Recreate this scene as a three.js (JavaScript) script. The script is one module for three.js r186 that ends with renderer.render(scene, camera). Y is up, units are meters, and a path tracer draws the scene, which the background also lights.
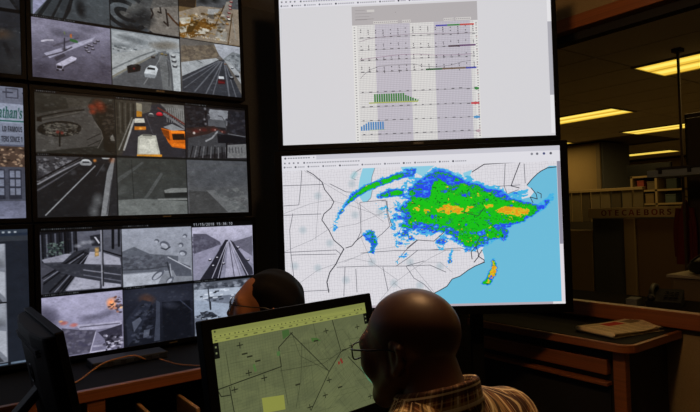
import * as THREE from 'three';
import { mergeGeometries, toCreasedNormals } from 'three/addons/utils/BufferGeometryUtils.js';
import { RoundedBoxGeometry } from 'three/addons/geometries/RoundedBoxGeometry.js';
import { RectAreaLightUniformsLib } from 'three/addons/lights/RectAreaLightUniformsLib.js';
RectAreaLightUniformsLib.init();

// ------------------------------------------------------------ camera, exposure
const scene = new THREE.Scene();
scene.background = new THREE.Color(0x000000);
const camera = new THREE.PerspectiveCamera(2 * Math.atan(206 / 562.2) * 180 / Math.PI, 700 / 412, 0.05, 60);
camera.position.set(0, 1.42, 0);
camera.rotation.set(0.0145, -0.6257, -0.0326, 'YXZ');
const renderer = new THREE.WebGLRenderer({ antialias: true });
renderer.toneMapping = THREE.LinearToneMapping;
renderer.toneMappingExposure = 1.0;
renderer.shadowMap.enabled = true;

// ------------------------------------------------------------ helpers
function rng(seed) { let a = seed >>> 0; return () => { a = (a + 0x6d2b79f5) | 0; let t = Math.imul(a ^ (a >>> 15), 1 | a); t = (t + Math.imul(t ^ (t >>> 7), 61 | t)) ^ t; return ((t ^ (t >>> 14)) >>> 0) / 4294967296; }; }
const taken = new Map();
function numbered(n) { const k = taken.get(n) || 0; taken.set(n, k + 1); return k ? n + '_' + String(k).padStart(3, '0') : n; }
const std = (color, roughness = 0.8, extra = {}) => new THREE.MeshStandardMaterial({ color, roughness, ...extra });
function mesh(name, geo, mat, parent) {
  const m = new THREE.Mesh(Array.isArray(geo) ? mergeGeometries(geo.map(g => g.index ? g.toNonIndexed() : g)) : geo, mat);
  m.name = parent ? name : numbered(name); m.castShadow = m.receiveShadow = true; (parent || scene).add(m); return m;
}
function tag(o, label, category, group) { o.userData.label = label; o.userData.category = category; if (group) o.userData.group = group; return o; }
function thing(name, label, category, pos = [0, 0, 0], turn = 0, group) {
  const g = new THREE.Group(); g.name = numbered(name); scene.add(g); g.position.set(...pos); g.rotation.y = turn;
  return tag(g, label, category, group);
}
function struct(name, geo, mat, label) { const m = mesh(name, geo, mat); m.userData.kind = 'structure'; if (label) m.userData.label = label; return m; }
// box by min and max corners, uv in metres
function bx(x0, x1, y0, y1, z0, z1, r = 0) {
  const w = x1 - x0, h = y1 - y0, d = z1 - z0;
  const g = r ? new RoundedBoxGeometry(w, h, d, 2, r) : new THREE.BoxGeometry(w, h, d);
  g.translate((x0 + x1) / 2, (y0 + y1) / 2, (z0 + z1) / 2);
  return metres(g);
}
function metres(g) {
  const p = g.attributes.position, n = g.attributes.normal, uv = new Float32Array(p.count * 2);
  for (let i = 0; i < p.count; i++) {
    const ax = Math.abs(n.getX(i)), ay = Math.abs(n.getY(i)), az = Math.abs(n.getZ(i));
    const x = p.getX(i), y = p.getY(i), z = p.getZ(i);
    if (ay >= ax && ay >= az) { uv[2 * i] = x; uv[2 * i + 1] = z; } else if (ax >= az) { uv[2 * i] = z; uv[2 * i + 1] = y; } else { uv[2 * i] = x; uv[2 * i + 1] = y; }
  }
  g.setAttribute('uv', new THREE.BufferAttribute(uv, 2)); return g;
}
const V = (x, y, z) => new THREE.Vector3(x, y, z);
function tube(pts, r, seg = 24, rad = 8) { return new THREE.TubeGeometry(new THREE.CatmullRomCurve3(pts.map(p => V(...p))), seg, r, rad, false); }
function cyl(r0, r1, h, x, y, z, seg = 20) { const g = new THREE.CylinderGeometry(r1, r0, h, seg); g.translate(x, y + h / 2, z); return g; }
function canvas(w, h) { const c = document.createElement('canvas'); c.width = w; c.height = h; return c; }
function tex(c, repeat) { const t = new THREE.CanvasTexture(c); t.colorSpace = THREE.SRGBColorSpace; t.magFilter = THREE.LinearFilter; if (repeat) { t.wrapS = t.wrapT = THREE.RepeatWrapping; t.repeat.set(...repeat); } return t; }

// ------------------------------------------------------------ drawing helpers for prints and screen pictures
function poly(g, c, p) { g.fillStyle = c; g.beginPath(); g.moveTo(p[0], p[1]); for (let i = 2; i < p.length; i += 2) g.lineTo(p[i], p[i + 1]); g.closePath(); g.fill(); }
function ln(g, c, w, p) { g.strokeStyle = c; g.lineWidth = w; g.lineJoin = 'round'; g.lineCap = 'round'; g.beginPath(); g.moveTo(p[0], p[1]); for (let i = 2; i < p.length; i += 2) g.lineTo(p[i], p[i + 1]); g.stroke(); }
function blob(g, c, r, p, ry) {   // a soft round patch; c is 'r,g,b', alpha last
  const [col, a] = c; const k = (ry || r) / r;
  for (let i = 0; i < p.length; i += 2) {
    g.save(); g.translate(p[i], p[i + 1]); g.scale(1, k);
    const gr = g.createRadialGradient(0, 0, 0, 0, 0, r); gr.addColorStop(0, `rgba(${col},${a})`); gr.addColorStop(0.5, `rgba(${col},${a * 0.6})`); gr.addColorStop(1, `rgba(${col},0)`);
    g.fillStyle = gr; g.fillRect(-r, -r, 2 * r, 2 * r); g.restore();
  }
}
function ragged(g, c, p, amp, step, seed, fillOnly) {   // polygon with an uneven outline
  const R = rng(seed), q = [];
  for (let i = 0; i < p.length; i += 2) {
    const x0 = p[i], y0 = p[i + 1], x1 = p[(i + 2) % p.length], y1 = p[(i + 3) % p.length], L = Math.hypot(x1 - x0, y1 - y0), n = Math.max(1, Math.round(L / step));
    for (let k = 0; k < n; k++) q.push(x0 + (x1 - x0) * k / n + (R() - 0.5) * 2 * amp, y0 + (y1 - y0) * k / n + (R() - 0.5) * 2 * amp);
  }
  poly(g, c, q);
}
function inside(p, x, y) { let r = false; for (let i = 0, j = p.length - 2; i < p.length; j = i, i += 2) if ((p[i + 1] > y) !== (p[j + 1] > y) && x < (p[j] - p[i]) * (y - p[i + 1]) / (p[j + 1] - p[i + 1]) + p[i]) r = !r; return r; }
function speck(g, cols, p, n, s0, s1, seed, alpha = 1) {   // patches of colour inside a polygon
  const R = rng(seed); let x0 = 1e9, x1 = -1e9, y0 = 1e9, y1 = -1e9;
  for (let i = 0; i < p.length; i += 2) { x0 = Math.min(x0, p[i]); x1 = Math.max(x1, p[i]); y0 = Math.min(y0, p[i + 1]); y1 = Math.max(y1, p[i + 1]); }
  g.globalAlpha = alpha;
  for (let k = 0, t = 0; k < n && t < n * 30; t++) {
    const x = x0 + R() * (x1 - x0), y = y0 + R() * (y1 - y0); if (!inside(p, x, y)) continue;
    const s = s0 + R() * (s1 - s0), q = []; const m = 6; for (let j = 0; j < m; j++) { const a = j / m * 6.283, r = s * (0.5 + R()); q.push(x + Math.cos(a) * r * 1.3, y + Math.sin(a) * r * 0.8); }
    poly(g, cols[Math.floor(R() * cols.length)], q); k++;
  }
  g.globalAlpha = 1;
}
function tile(g, x, y, w, h, bg, draw) { g.save(); g.beginPath(); g.rect(x, y, w, h); g.clip(); g.fillStyle = bg; g.fillRect(x, y, w, h); draw(g); g.restore(); }
function grain(g, x, y, w, h, n, seed, a = 0.06) { const R = rng(seed); for (let i = 0; i < n; i++) { const s = 3 + R() * 9; g.fillStyle = R() > 0.5 ? `rgba(255,255,255,${a * R()})` : `rgba(0,0,0,${a * 1.4 * R()})`; g.fillRect(x + R() * w, y + R() * h, s * 1.5, s * 0.7); } }
function fade(g, x, y, w, h, c0, c1) { const gr = g.createLinearGradient(0, y, 0, y + h); gr.addColorStop(0, c0); gr.addColorStop(1, c1); g.fillStyle = gr; g.fillRect(x, y, w, h); }
function strip(g, x, y, w, marks, seed) { const R = rng(seed); g.fillStyle = '#06080a'; g.fillRect(x, y, w, 13); for (let i = 0; i < marks; i++) { g.fillStyle = `rgba(150,155,160,${0.3 + 0.4 * R()})`; g.fillRect(x + 8 + i * 8, y + 3, 3 + R() * 3, 6); } }
function car(g, p, s, body, roof, glass) { const [x, y] = p; g.fillStyle = body; g.beginPath(); g.ellipse(x, y, s, s * 0.55, 0, 0, 7); g.fill(); g.fillStyle = roof; g.beginPath(); g.ellipse(x, y - s * 0.35, s * 0.7, s * 0.35, 0, 0, 7); g.fill(); if (glass) { g.fillStyle = glass; g.fillRect(x - s * 0.55, y - s * 0.3, s * 1.1, s * 0.28); } g.fillStyle = 'rgba(15,15,18,0.7)'; g.fillRect(x - s * 0.85, y + s * 0.4, s * 1.7, s * 0.2); }

// value noise, and a soft grainy finish for camera pictures
function hash(x, y, s) { let h = Math.imul(x | 0, 374761393) + Math.imul(y | 0, 668265263) + Math.imul(s, 2147483647 ^ 0x5bd1e995) | 0; h = Math.imul(h ^ (h >>> 13), 1274126177); return ((h ^ (h >>> 16)) >>> 0) / 4294967296; }
function vnoise(x, y, s) { const xi = Math.floor(x), yi = Math.floor(y), f = x - xi, e = y - yi, u = f * f * (3 - 2 * f), v = e * e * (3 - 2 * e); const a = hash(xi, yi, s), b = hash(xi + 1, yi, s), c = hash(xi, yi + 1, s), d = hash(xi + 1, yi + 1, s); return a + (b - a) * u + (c - a) * v + (a - b - c + d) * u * v; }
function fractal(x, y, s, n = 4) { let r = 0, a = 0.5, t = 0; for (let i = 0; i < n; i++) { r += a * vnoise(x, y, s + i); t += a; a *= 0.55; x *= 2.03; y *= 2.03; } return r / t; }
function boxBlur(d, w, h, r, n) {   // separable blur of n channels held in a Float32Array
  const o = new Float32Array(d.length), k = 2 * r + 1;
  for (let y = 0; y < h; y++) for (let c = 0; c < n; c++) { let s = 0; for (let i = -r; i <= r; i++) s += d[(y * w + Math.min(w - 1, Math.max(0, i))) * n + c]; for (let x = 0; x < w; x++) { o[(y * w + x) * n + c] = s / k; s += d[(y * w + Math.min(w - 1, x + r + 1)) * n + c] - d[(y * w + Math.max(0, x - r)) * n + c]; } }
  for (let x = 0; x < w; x++) for (let c = 0; c < n; c++) { let s = 0; for (let i = -r; i <= r; i++) s += o[(Math.min(h - 1, Math.max(0, i)) * w + x) * n + c]; for (let y = 0; y < h; y++) { d[(y * w + x) * n + c] = s / k; s += o[(Math.min(h - 1, y + r + 1) * w + x) * n + c] - o[(Math.max(0, y - r) * w + x) * n + c]; } }
}
function photo(c, r, amp, gain, seed, gamma = 1.22) {
  const g = c.getContext('2d'), w = c.width, h = c.height, im = g.getImageData(0, 0, w, h), d = im.data, f = new Float32Array(w * h * 3);
  for (let i = 0; i < w * h; i++) for (let k = 0; k < 3; k++) f[i * 3 + k] = d[i * 4 + k];
  boxBlur(f, w, h, r, 3); boxBlur(f, w, h, r, 3);
  for (let y = 0; y < h; y++) for (let x = 0; x < w; x++) { const i = y * w + x, m = gain * (1 + amp * ((fractal(x / 34, y / 26, seed, 3) - 0.5) * 1.6 + (vnoise(x / 6, y / 4, seed + 9) - 0.5) * 0.7)); for (let k = 0; k < 3; k++) d[i * 4 + k] = Math.max(0, Math.min(255, 110 * Math.pow(f[i * 3 + k] / 110, gamma) * m)); }
  g.putImageData(im, 0, 0); return c;
}
// ------------------------------------------------------------ pictures shown on the video wall (three by two camera views each)
const C3 = [0, 341, 683, 1024];
function videoTop() {
  const c = canvas(1024, 576), g = c.getContext('2d');
  tile(g, 0, 0, 341, 288, '#474d52', () => {
    fade(g, 0, 0, 341, 150, '#3c4248', '#474d52');
    poly(g, '#8d8fa6', [10,194,80,180,62,216,8,291]);
    poly(g, '#22272b', [80,189,100,185,40,295,20,294]); poly(g, '#3b4146', [100,185,130,179,77,298,44,294]);
    poly(g, '#1f2428', [130,179,143,176,89,296,77,298]); poly(g, '#3a4045', [143,176,169,171,127,298,93,300]);
    poly(g, '#1c2024', [169,171,182,169,167,239,140,296,127,298]); blob(g, ['22,26,30', 0.95], 26, [206,217,215,235], 44); blob(g, ['95,102,106', 0.4], 90, [287,207], 60); grain(g, 0, 0, 341, 288, 500, 1);
  });
  tile(g, 341, 0, 342, 288, '#4c5054', () => {
    fade(g, 341, 0, 342, 288, '#41464a', '#5b5a58');
    poly(g, '#74706b', [540,180,578,110,683,89,681,282,532,285]); poly(g, '#5c5b59', [552,115,683,79,681,122,536,160]);
    for (let i = 0; i < 5; i++) { g.strokeStyle = ['#22272b', '#5a6065', '#1d2226', '#4c5257', '#272b2f'][i]; g.lineWidth = 26 - i * 2; const q = [398,206]; g.beginPath(); g.ellipse(q[0] + 18, q[1] + 10, 46 + i * 24, 26 + i * 18, 0.35, 0.2, 4.6 + i * 0.1); g.stroke(); }
    blob(g, ['24,28,32', 0.9], 80, [494,219,444,274], 60); blob(g, ['120,122,120', 0.5], 46, [457,164]);
    ln(g, '#2b2726', 9, [541,164,550,188,539,211]); ln(g, '#2e2a28', 8, [587,150,591,176,576,173]); ln(g, '#302a27', 9, [617,155,625,238,605,220]); ln(g, '#4b3526', 10, [627,174,652,201,678,224]); grain(g, 341, 0, 342, 288, 700, 2, 0.09);
  });
  tile(g, 683, 0, 341, 288, '#6b5a40', () => {
    poly(g, '#3a2f24', [683,68,782,48,774,115,681,122]); poly(g, '#55575a', [782,48,1038,-3,1023,91,779,119]);
    blob(g, ['35,36,36', 0.9], 46, [820,68,883,50], 24);
    poly(g, '#8a8073', [680,154,802,99,1035,77,1027,283,675,293]);
    poly(g, '#6d4f22', [720,243,822,161,889,193,830,247,740,283]); poly(g, '#7a5a2a', [684,207,744,164,771,191,708,288,681,282]);
    poly(g, '#54401f', [743,196,799,170,752,249,719,259]); poly(g, '#6b4c1e', [827,182,889,182,877,212,831,208]);
    poly(g, '#a29f95', [685,185,750,168,743,202,694,215]); poly(g, '#a8a69c', [683,233,726,221,720,254,687,265]); poly(g, '#b5b2a8', [763,258,814,217,853,221,824,248]);
    poly(g, '#9a9b9b', [846,107,916,94,891,132,840,136]); poly(g, '#5c5750', [840,136,891,132,879,156,839,158]); poly(g, '#a5a199', [833,170,878,173,860,187,832,181]);
    poly(g, '#807c76', [953,48,995,28,922,243,875,262]); poly(g, '#96938c', [899,219,952,216,944,273,892,270]);
    ln(g, '#4b3a28', 6, [940,73,877,206]); ln(g, '#57452f', 6, [986,109,955,283]);
    const R = rng(5); for (const q of [[982,42], [976,66], [975,83], [968,107], [961,130]]) car(g, q, 9 + R() * 2, '#7c3a3c', '#a58f88'); car(g, [966,146], 12, '#4f4a44', '#d0ccc4'); car(g, [954,171], 10, '#8a6238', '#a38a60');
    ln(g, '#8c8a84', 5, [985,132,1004,253]); speck(g, ['#c2bdb0', '#4c3a20', '#8d7548'], [691,163,950,104,932,264,686,286], 130, 3, 9, 8, 0.6);
    for (let i = 0; i < 26; i++) { g.fillStyle = `rgba(200,195,185,${0.3 + (i % 3) * 0.15})`; g.fillRect(690 + i * 11, 262 + (i % 2) * 3, 7, 7); } grain(g, 683, 0, 341, 288, 500, 3, 0.08);
  });
  strip(g, 0, 286, 341, 22, 11); g.fillStyle = '#0a0c0e'; g.fillRect(341, 286, 205, 11);
  tile(g, 0, 299, 341, 277, '#6a6877', () => {
    fade(g, 0, 299, 341, 277, '#7e7c8d', '#4d4b58');
    blob(g, ['150,148,166', 0.5], 120, [43,355,269,337], 60); blob(g, ['70,69,80', 0.6], 60, [117,357,248,321,194,359], 26);
    poly(g, '#9a99aa', [48,461,132,421,255,359,274,346,255,378,149,437,72,481]); poly(g, '#a9a8b8', [219,389,255,364,260,368,210,400]); ln(g, '#aeacb9', 8, [42,406,62,398,87,395]); ln(g, '#4e4c57', 6, [44,480,123,446,166,416]);
    ln(g, '#55535f', 8, [90,422,141,396,194,368]); poly(g, '#43414c', [89,479,132,449,140,462,101,491]);
    for (const q of [[228,407], [241,395], [254,398], [232,421], [268,381], [282,369], [240,429], [258,412]]) car(g, q, 9, '#3f3d46', '#8d8b98');
    poly(g, '#b1afbf', [97,506,165,459,187,465,182,476,130,511]); poly(g, '#8a8896', [97,506,130,511,123,531,100,529]); poly(g, '#4a4853', [130,511,182,476,178,486,125,526]); g.fillStyle = '#24222a'; const b = [109,518]; g.fillRect(b[0] - 8, b[1] - 6, 22, 12); g.fillRect(b[0] - 10, b[1] + 10, 9, 8); g.fillRect(b[0] + 12, b[1] + 8, 9, 8);
    ln(g, '#2f2d38', 4, [136,378,134,430]); blob(g, ['40,38,46', 0.9], 14, [134,430]); ln(g, '#6d7a52', 5, [136,349,138,358]);
    poly(g, '#a2653a', [160,355,168,353,168,373,159,369]); poly(g, '#39633c', [159,376,180,378,193,383,193,393,171,391,159,388]);
    blob(g, ['58,56,68', 0.6], 46, [39,523,30,551,305,508], 40); grain(g, 0, 299, 341, 277, 600, 4, 0.05);
  });
  tile(g, 341, 297, 342, 279, '#84888c', () => {
    fade(g, 341, 297, 342, 279, '#7f858a', '#5f6366');
    poly(g, '#979ca0', [348,305,691,301,689,365,344,434]); blob(g, ['92,98,102', 0.7], 70, [422,333,480,344,393,377], 18); blob(g, ['110,105,96', 0.8], 70, [632,337,580,350], 26);
    const R = rng(6); for (let i = 0; i < 26; i++) { const p = [348,384]; g.fillStyle = R() > 0.5 ? '#5d6468' : '#a8adb0'; g.fillRect(p[0] + R() * 110, p[1] - 6 + R() * 24, 6 + R() * 8, 6); }
    poly(g, '#9b9fa1', [344,424,539,366,564,383,418,484,341,543]); ln(g, '#6d7275', 7, [342,499,478,416,554,379]); ln(g, '#7b7a72', 10, [341,538,428,478,558,400]);
    poly(g, '#56595d', [341,553,427,488,568,393,630,384,655,581,340,573]); poly(g, '#6b6e70', [569,382,610,371,627,469,634,583,588,583]);
    poly(g, '#a1a6a9', [625,374,688,376,681,584,644,582,638,467]); ln(g, '#44474b', 5, [614,418,622,480,619,553]); ln(g, '#7a7d80', 5, [493,556,567,435,589,390]);
    for (const q of [[646,393], [650,418], [654,444]]) car(g, q, 14, '#4a4d52', '#b4b8ba');
    car(g, [543,412], 11, '#2f2a2a', '#5a5654'); car(g, [589,390], 9, '#6b5f3a', '#857a58'); car(g, [609,392], 8, '#5b5444', '#7b745f');
    poly(g, '#191a1d', [413,475,433,465,467,458,481,466,476,492,417,510]); poly(g, '#2c2c30', [433,467,457,462,457,469,432,477]); blob(g, ['120,45,48', 0.9], 9, [447,483]);
    poly(g, '#b9bec2', [495,500,506,473,526,455,556,457,566,471,554,509,524,522]); poly(g, '#22262a', [516,467,551,468,550,478,510,478]); poly(g, '#8a8f94', [495,500,555,503,549,520,499,520]); grain(g, 341, 297, 342, 279, 500, 7, 0.06);
  });
  tile(g, 683, 290, 341, 286, '#666360', () => {
    poly(g, '#9fa3ab', [873,295,1027,283,1023,375,928,376,894,347]); poly(g, '#6a6258', [690,333,873,301,900,352,882,382,687,419]); speck(g, ['#7c7264', '#574f47', '#847a6a', '#605850'], [695,333,873,306,888,370,693,407], 120, 5, 12, 12, 0.5);
    poly(g, '#7b8084', [922,371,977,325,1025,329,1021,432,962,405]); speck(g, ['#565c60', '#8f9599'], [940,363,1025,329,1020,443,974,404], 60, 4, 10, 13, 0.6);
    poly(g, '#9da1a5', [687,419,882,371,899,380,690,493]); ln(g, '#6d7073', 5, [769,397,802,409]);
    poly(g, '#3c3f46', [690,493,893,381,928,376,1027,566,1027,583,687,573]);
    for (const [a, w] of [[[694,513,899,385], 6], [[698,555,905,385], 4], [[757,565,910,384], 7], [[818,570,916,389], 7], [[857,572,916,389], 5], [[950,574,928,387], 9], [[991,575,933,386], 6]]) ln(g, 'rgba(138,142,148,0.55)', w, a);
    poly(g, '#9a9ea2', [928,376,963,383,1020,443,1024,499]); car(g, [905,379], 8, '#44403c', '#6b675f'); car(g, [933,398], 6, '#7a5038', '#8b7a6a');
    poly(g, '#4a2427', [889,486,930,487,929,509,888,514]); poly(g, '#c9ccd0', [893,469,922,468,924,482,892,483]); poly(g, '#701f24', [889,497,926,498,926,504,888,505]);
    car(g, [968,471], 14, '#15161a', '#85898f'); car(g, [1002,456], 12, '#1b1d22', '#767a80'); car(g, [974,415], 8, '#3b3e44', '#bcc0c4'); grain(g, 683, 290, 341, 286, 500, 9, 0.06);
  });
  for (const x of [341, 683]) { g.fillStyle = 'rgba(8,10,12,0.75)'; g.fillRect(x - 2, 0, 4, 576); }
  return c;
}
function videoMiddle() {
  const c = canvas(1024, 576), g = c.getContext('2d');
  g.fillStyle = '#0b0c0d'; g.fillRect(0, 0, 1024, 576);
  tile(g, 0, 14, 341, 272, '#2c2d2a', () => {
    fade(g, 0, 14, 341, 130, '#33332f', '#2a2a27'); poly(g, '#43423e', [128,28,239,17,212,67,143,91]); blob(g, ['70,68,62', 0.6], 60, [178,51]);
    poly(g, '#4a4947', [3,148,101,122,221,57,254,140,283,195,259,244,0,283]); poly(g, '#403f3c', [4,112,186,60,185,97,3,148]); ln(g, '#1d1d1b', 6, [20,124,101,99,203,77]); ln(g, '#565450', 5, [12,138,101,113,185,88]);
    g.fillStyle = '#1c1c1a'; const e = [99,173]; g.beginPath(); g.ellipse(e[0], e[1], 92, 36, -0.1, 0, 7); g.fill(); g.fillStyle = '#4c4b48'; g.beginPath(); g.ellipse(e[0] + 6, e[1] - 8, 70, 20, -0.1, 0, 7); g.fill();
    speck(g, ['#5c5a55', '#22211f', '#66635c', '#3a3935'], [35,155,176,136,174,192,42,209], 160, 3, 7, 21, 0.9); poly(g, '#23211d', [247,45,333,37,339,289,286,262,283,205,254,130]); ln(g, '#5a5855', 5, [249,131,275,172,283,205,259,254]);
    speck(g, ['#3d3934', '#4b453d', '#2a2723'], [265,43,332,47,332,212,296,195], 60, 4, 9, 22, 0.6); blob(g, ['150,62,40', 0.85], 22, [242,83,238,60], 18); blob(g, ['120,50,30', 0.7], 34, [278,61,265,48]); blob(g, ['110,40,35', 0.9], 11, [91,188,107,191]); ln(g, '#191917', 7, [99,192,97,251]); poly(g, '#171513', [8,125,28,123,27,146,7,143]);
    poly(g, '#6d6b67', [314,203,328,183,337,217,318,217]); ln(g, '#2a2927', 4, [212,218,270,186]); ln(g, '#2a2927', 4, [216,246,274,215]); grain(g, 0, 14, 341, 272, 600, 23, 0.08);
  });
  tile(g, 341, 14, 342, 272, '#393735', () => {
    poly(g, '#3c3a34', [338,8,441,-2,438,107,367,269,334,289]); for (let i = 0; i < 8; i++) ln(g, i % 2 ? '#53514a' : '#2a2824', 5, [350 + i * 13, 30, 352 + i * 12, 180 - i * 4]);
    poly(g, '#34343a', [440,48,558,17,693,141,688,298,367,288,428,108]); poly(g, '#5a5853', [441,18,519,11,507,62,439,87]); poly(g, '#6c6c6a', [558,17,698,15,694,131,627,83]); for (let i = 0; i < 9; i++) ln(g, '#8d8f90', 3, [588 + i * 11, 34, 592 + i * 11, 108]);
    ln(g, '#9a9a98', 9, [377,258,428,108]); ln(g, '#74736f', 6, [354,259,419,99]); ln(g, '#6c3a34', 8, [548,39,617,74,694,120]); ln(g, '#77777a', 12, [577,67,693,141]); ln(g, '#494950', 5, [487,84,514,162,532,202]);
    poly(g, '#8f8a7a', [441,23,469,25,468,75,444,72]); poly(g, '#b07e2c', [442,62,468,65,467,90,441,92]);
    poly(g, '#b9b7ae', [433,100,477,97,481,119,430,123]); poly(g, '#22252c', [433,123,481,119,480,137,432,140]); poly(g, '#b4742a', [430,140,485,137,485,154,429,158]); blob(g, ['230,170,80', 0.9], 10, [458,148]);
    car(g, [512,79], 16, '#55565a', '#aeb0b0', '#2a2c30'); car(g, [554,71], 17, '#a3202e', '#c03a48');
    poly(g, '#a8a89f', [445,191,465,178,533,179,554,287,437,296]); poly(g, '#bdbdb4', [454,196,528,194,540,272,447,275]); poly(g, '#c08a34', [437,278,560,274,559,292,437,296]); poly(g, '#6d6d68', [469,175,513,175,513,185,467,185]);
    poly(g, '#c06a1c', [559,139,605,147,677,147,687,163,684,241,612,234,592,209]); poly(g, '#8c8f92', [570,134,616,115,683,142,615,151]); poly(g, '#2c1f18', [614,167,677,163,681,194,618,197]); poly(g, '#e08a2e', [610,149,682,150,682,160,609,162]); poly(g, '#d67b24', [607,213,680,210,680,231,612,228]); poly(g, '#7d4212', [559,144,599,152,603,203,573,179]); grain(g, 341, 14, 342, 272, 500, 24, 0.06);
  });
  tile(g, 683, 14, 341, 272, '#2c2a2e', () => {
    poly(g, '#83868c', [806,22,925,23,916,106,876,103,809,86]); poly(g, '#5b5d62', [810,75,917,78,910,117,808,113]); speck(g, ['#1e1d20', '#34343a', '#26262b'], [698,15,812,16,797,124,699,141], 90, 6, 14, 25, 0.8); speck(g, ['#23242a', '#3c3d45', '#2a2b31'], [925,28,1020,21,1020,155,921,138], 90, 6, 14, 26, 0.8);
    ln(g, '#4a4b50', 4, [867,55,889,59,905,85,910,128]); ln(g, '#15151a', 6, [801,17,791,125]); blob(g, ['160,160,165', 0.8], 10, [795,23,795,103,790,79]); poly(g, '#3a2c2a', [688,131,842,111,898,140,795,178,691,194]); blob(g, ['110,40,36', 0.6], 30, [741,144,785,136,841,132,886,140], 14); blob(g, ['220,215,210', 0.95], 10, [730,155]); blob(g, ['190,170,160', 0.7], 7, [763,137,847,132,886,140,835,149]);
    poly(g, '#45464a', [697,183,807,156,864,131,908,161,905,248,693,287]); ln(g, '#8c8e92', 9, [794,194,828,176,858,142]); poly(g, '#191a20', [857,153,1026,160,1025,199,861,201]); ln(g, '#66686d', 5, [920,149,1020,160]);
    for (let i = 0; i < 11; i++) ln(g, i % 2 ? '#6c6d70' : '#1d1d20', 6, [706 + i * 22, 282, 722 + i * 20, 225]); poly(g, '#77787a', [912,210,1025,199,1027,277,903,281]); ln(g, '#17171b', 9, [910,199,906,280]); for (let i = 0; i < 5; i++) ln(g, '#4a4b50', 5, [926 + i * 18, 250, 924 + i * 18, 222]); grain(g, 683, 14, 341, 272, 500, 27, 0.07);
  });
  tile(g, 0, 296, 341, 280, '#26272a', () => {
    poly(g, '#46464a', [0,301,172,276,206,294,13,426]); speck(g, ['#6c6c70', '#2b2b2f', '#85858a', '#3b3b40'], [3,319,163,286,145,324,5,417], 110, 3, 9, 31, 0.8); ln(g, '#7e7e84', 7, [5,426,94,371,179,323]); ln(g, '#55555b', 7, [4,453,102,389,187,332]); ln(g, '#1a1a1d', 7, [5,408,112,343,180,304]);
    poly(g, '#232427', [4,462,196,322,321,290,268,576,1,569]); ln(g, '#8c8e92', 6, [33,565,133,458,244,340]); ln(g, '#45474b', 4, [247,387,284,329]); ln(g, '#3b3d41', 4, [85,435,110,416]);
    poly(g, '#7b7d80', [296,367,325,294,334,294,311,453,294,577,263,576]); ln(g, '#4b4c50', 5, [290,568,317,405]); poly(g, '#2d2e31', [334,299,343,299,335,578,299,577]);
    blob(g, ['120,122,124', 0.75], 32, [233,552,252,500], 44);
    car(g, [205,327], 27, '#8d8f92', '#b3b5b8', '#3a3c40'); blob(g, ['210,140,70', 0.9], 11, [244,314]); car(g, [293,298], 19, '#9a9c9e', '#c0c2c4', '#45474a'); blob(g, ['170,100,60', 0.5], 20, [320,309]); blob(g, ['95,96,100', 0.6], 16, [152,372,278,353]); grain(g, 0, 296, 341, 280, 400, 33, 0.05);
  });
  tile(g, 341, 296, 342, 280, '#41443f', () => {
    fade(g, 341, 296, 342, 280, '#3e413f', '#474a4a'); poly(g, '#525555', [340,395,460,315,470,319,344,419]); ln(g, '#2f3231', 4, [410,306,416,493]); poly(g, '#585b5b', [552,363,561,373,504,463,479,493,464,493]); blob(g, ['90,93,92', 0.6], 20, [357,453,371,439,347,468], 12);
    poly(g, '#6f7372', [342,501,454,495,685,511,682,588,339,583]); poly(g, '#7d807f', [564,454,605,443,688,443,687,464,568,469]); poly(g, '#2a2d2d', [563,469,687,464,686,490,567,492]); ln(g, '#8d908f', 5, [532,499,686,500]); grain(g, 341, 296, 342, 280, 400, 34, 0.05);
  });
  tile(g, 683, 296, 341, 280, '#5a5c60', () => {
    fade(g, 683, 296, 341, 280, '#56595e', '#5f6062'); blob(g, ['78,81,86', 0.7], 120, [808,401,958,377], 60); poly(g, '#4b4c4d', [693,454,806,464,903,573,693,583]); poly(g, '#6d6f71', [784,454,829,454,1010,542,1021,576,903,573]); speck(g, ['#7a7c7e', '#55575a'], [829,454,1014,443,1021,576,927,568], 60, 5, 16, 35, 0.4); grain(g, 683, 296, 341, 280, 400, 36, 0.05);
  });
  strip(g, 0, 0, 341, 10, 41); strip(g, 341, 0, 342, 16, 42); strip(g, 683, 0, 341, 14, 43); strip(g, 0, 286, 341, 6, 44); g.fillStyle = '#1b1d1e'; g.fillRect(341, 286, 683, 9);
  for (const x of [341, 683]) { g.fillStyle = 'rgba(8,10,12,0.7)'; g.fillRect(x - 2, 0, 4, 576); }
  return c;
}
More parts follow.
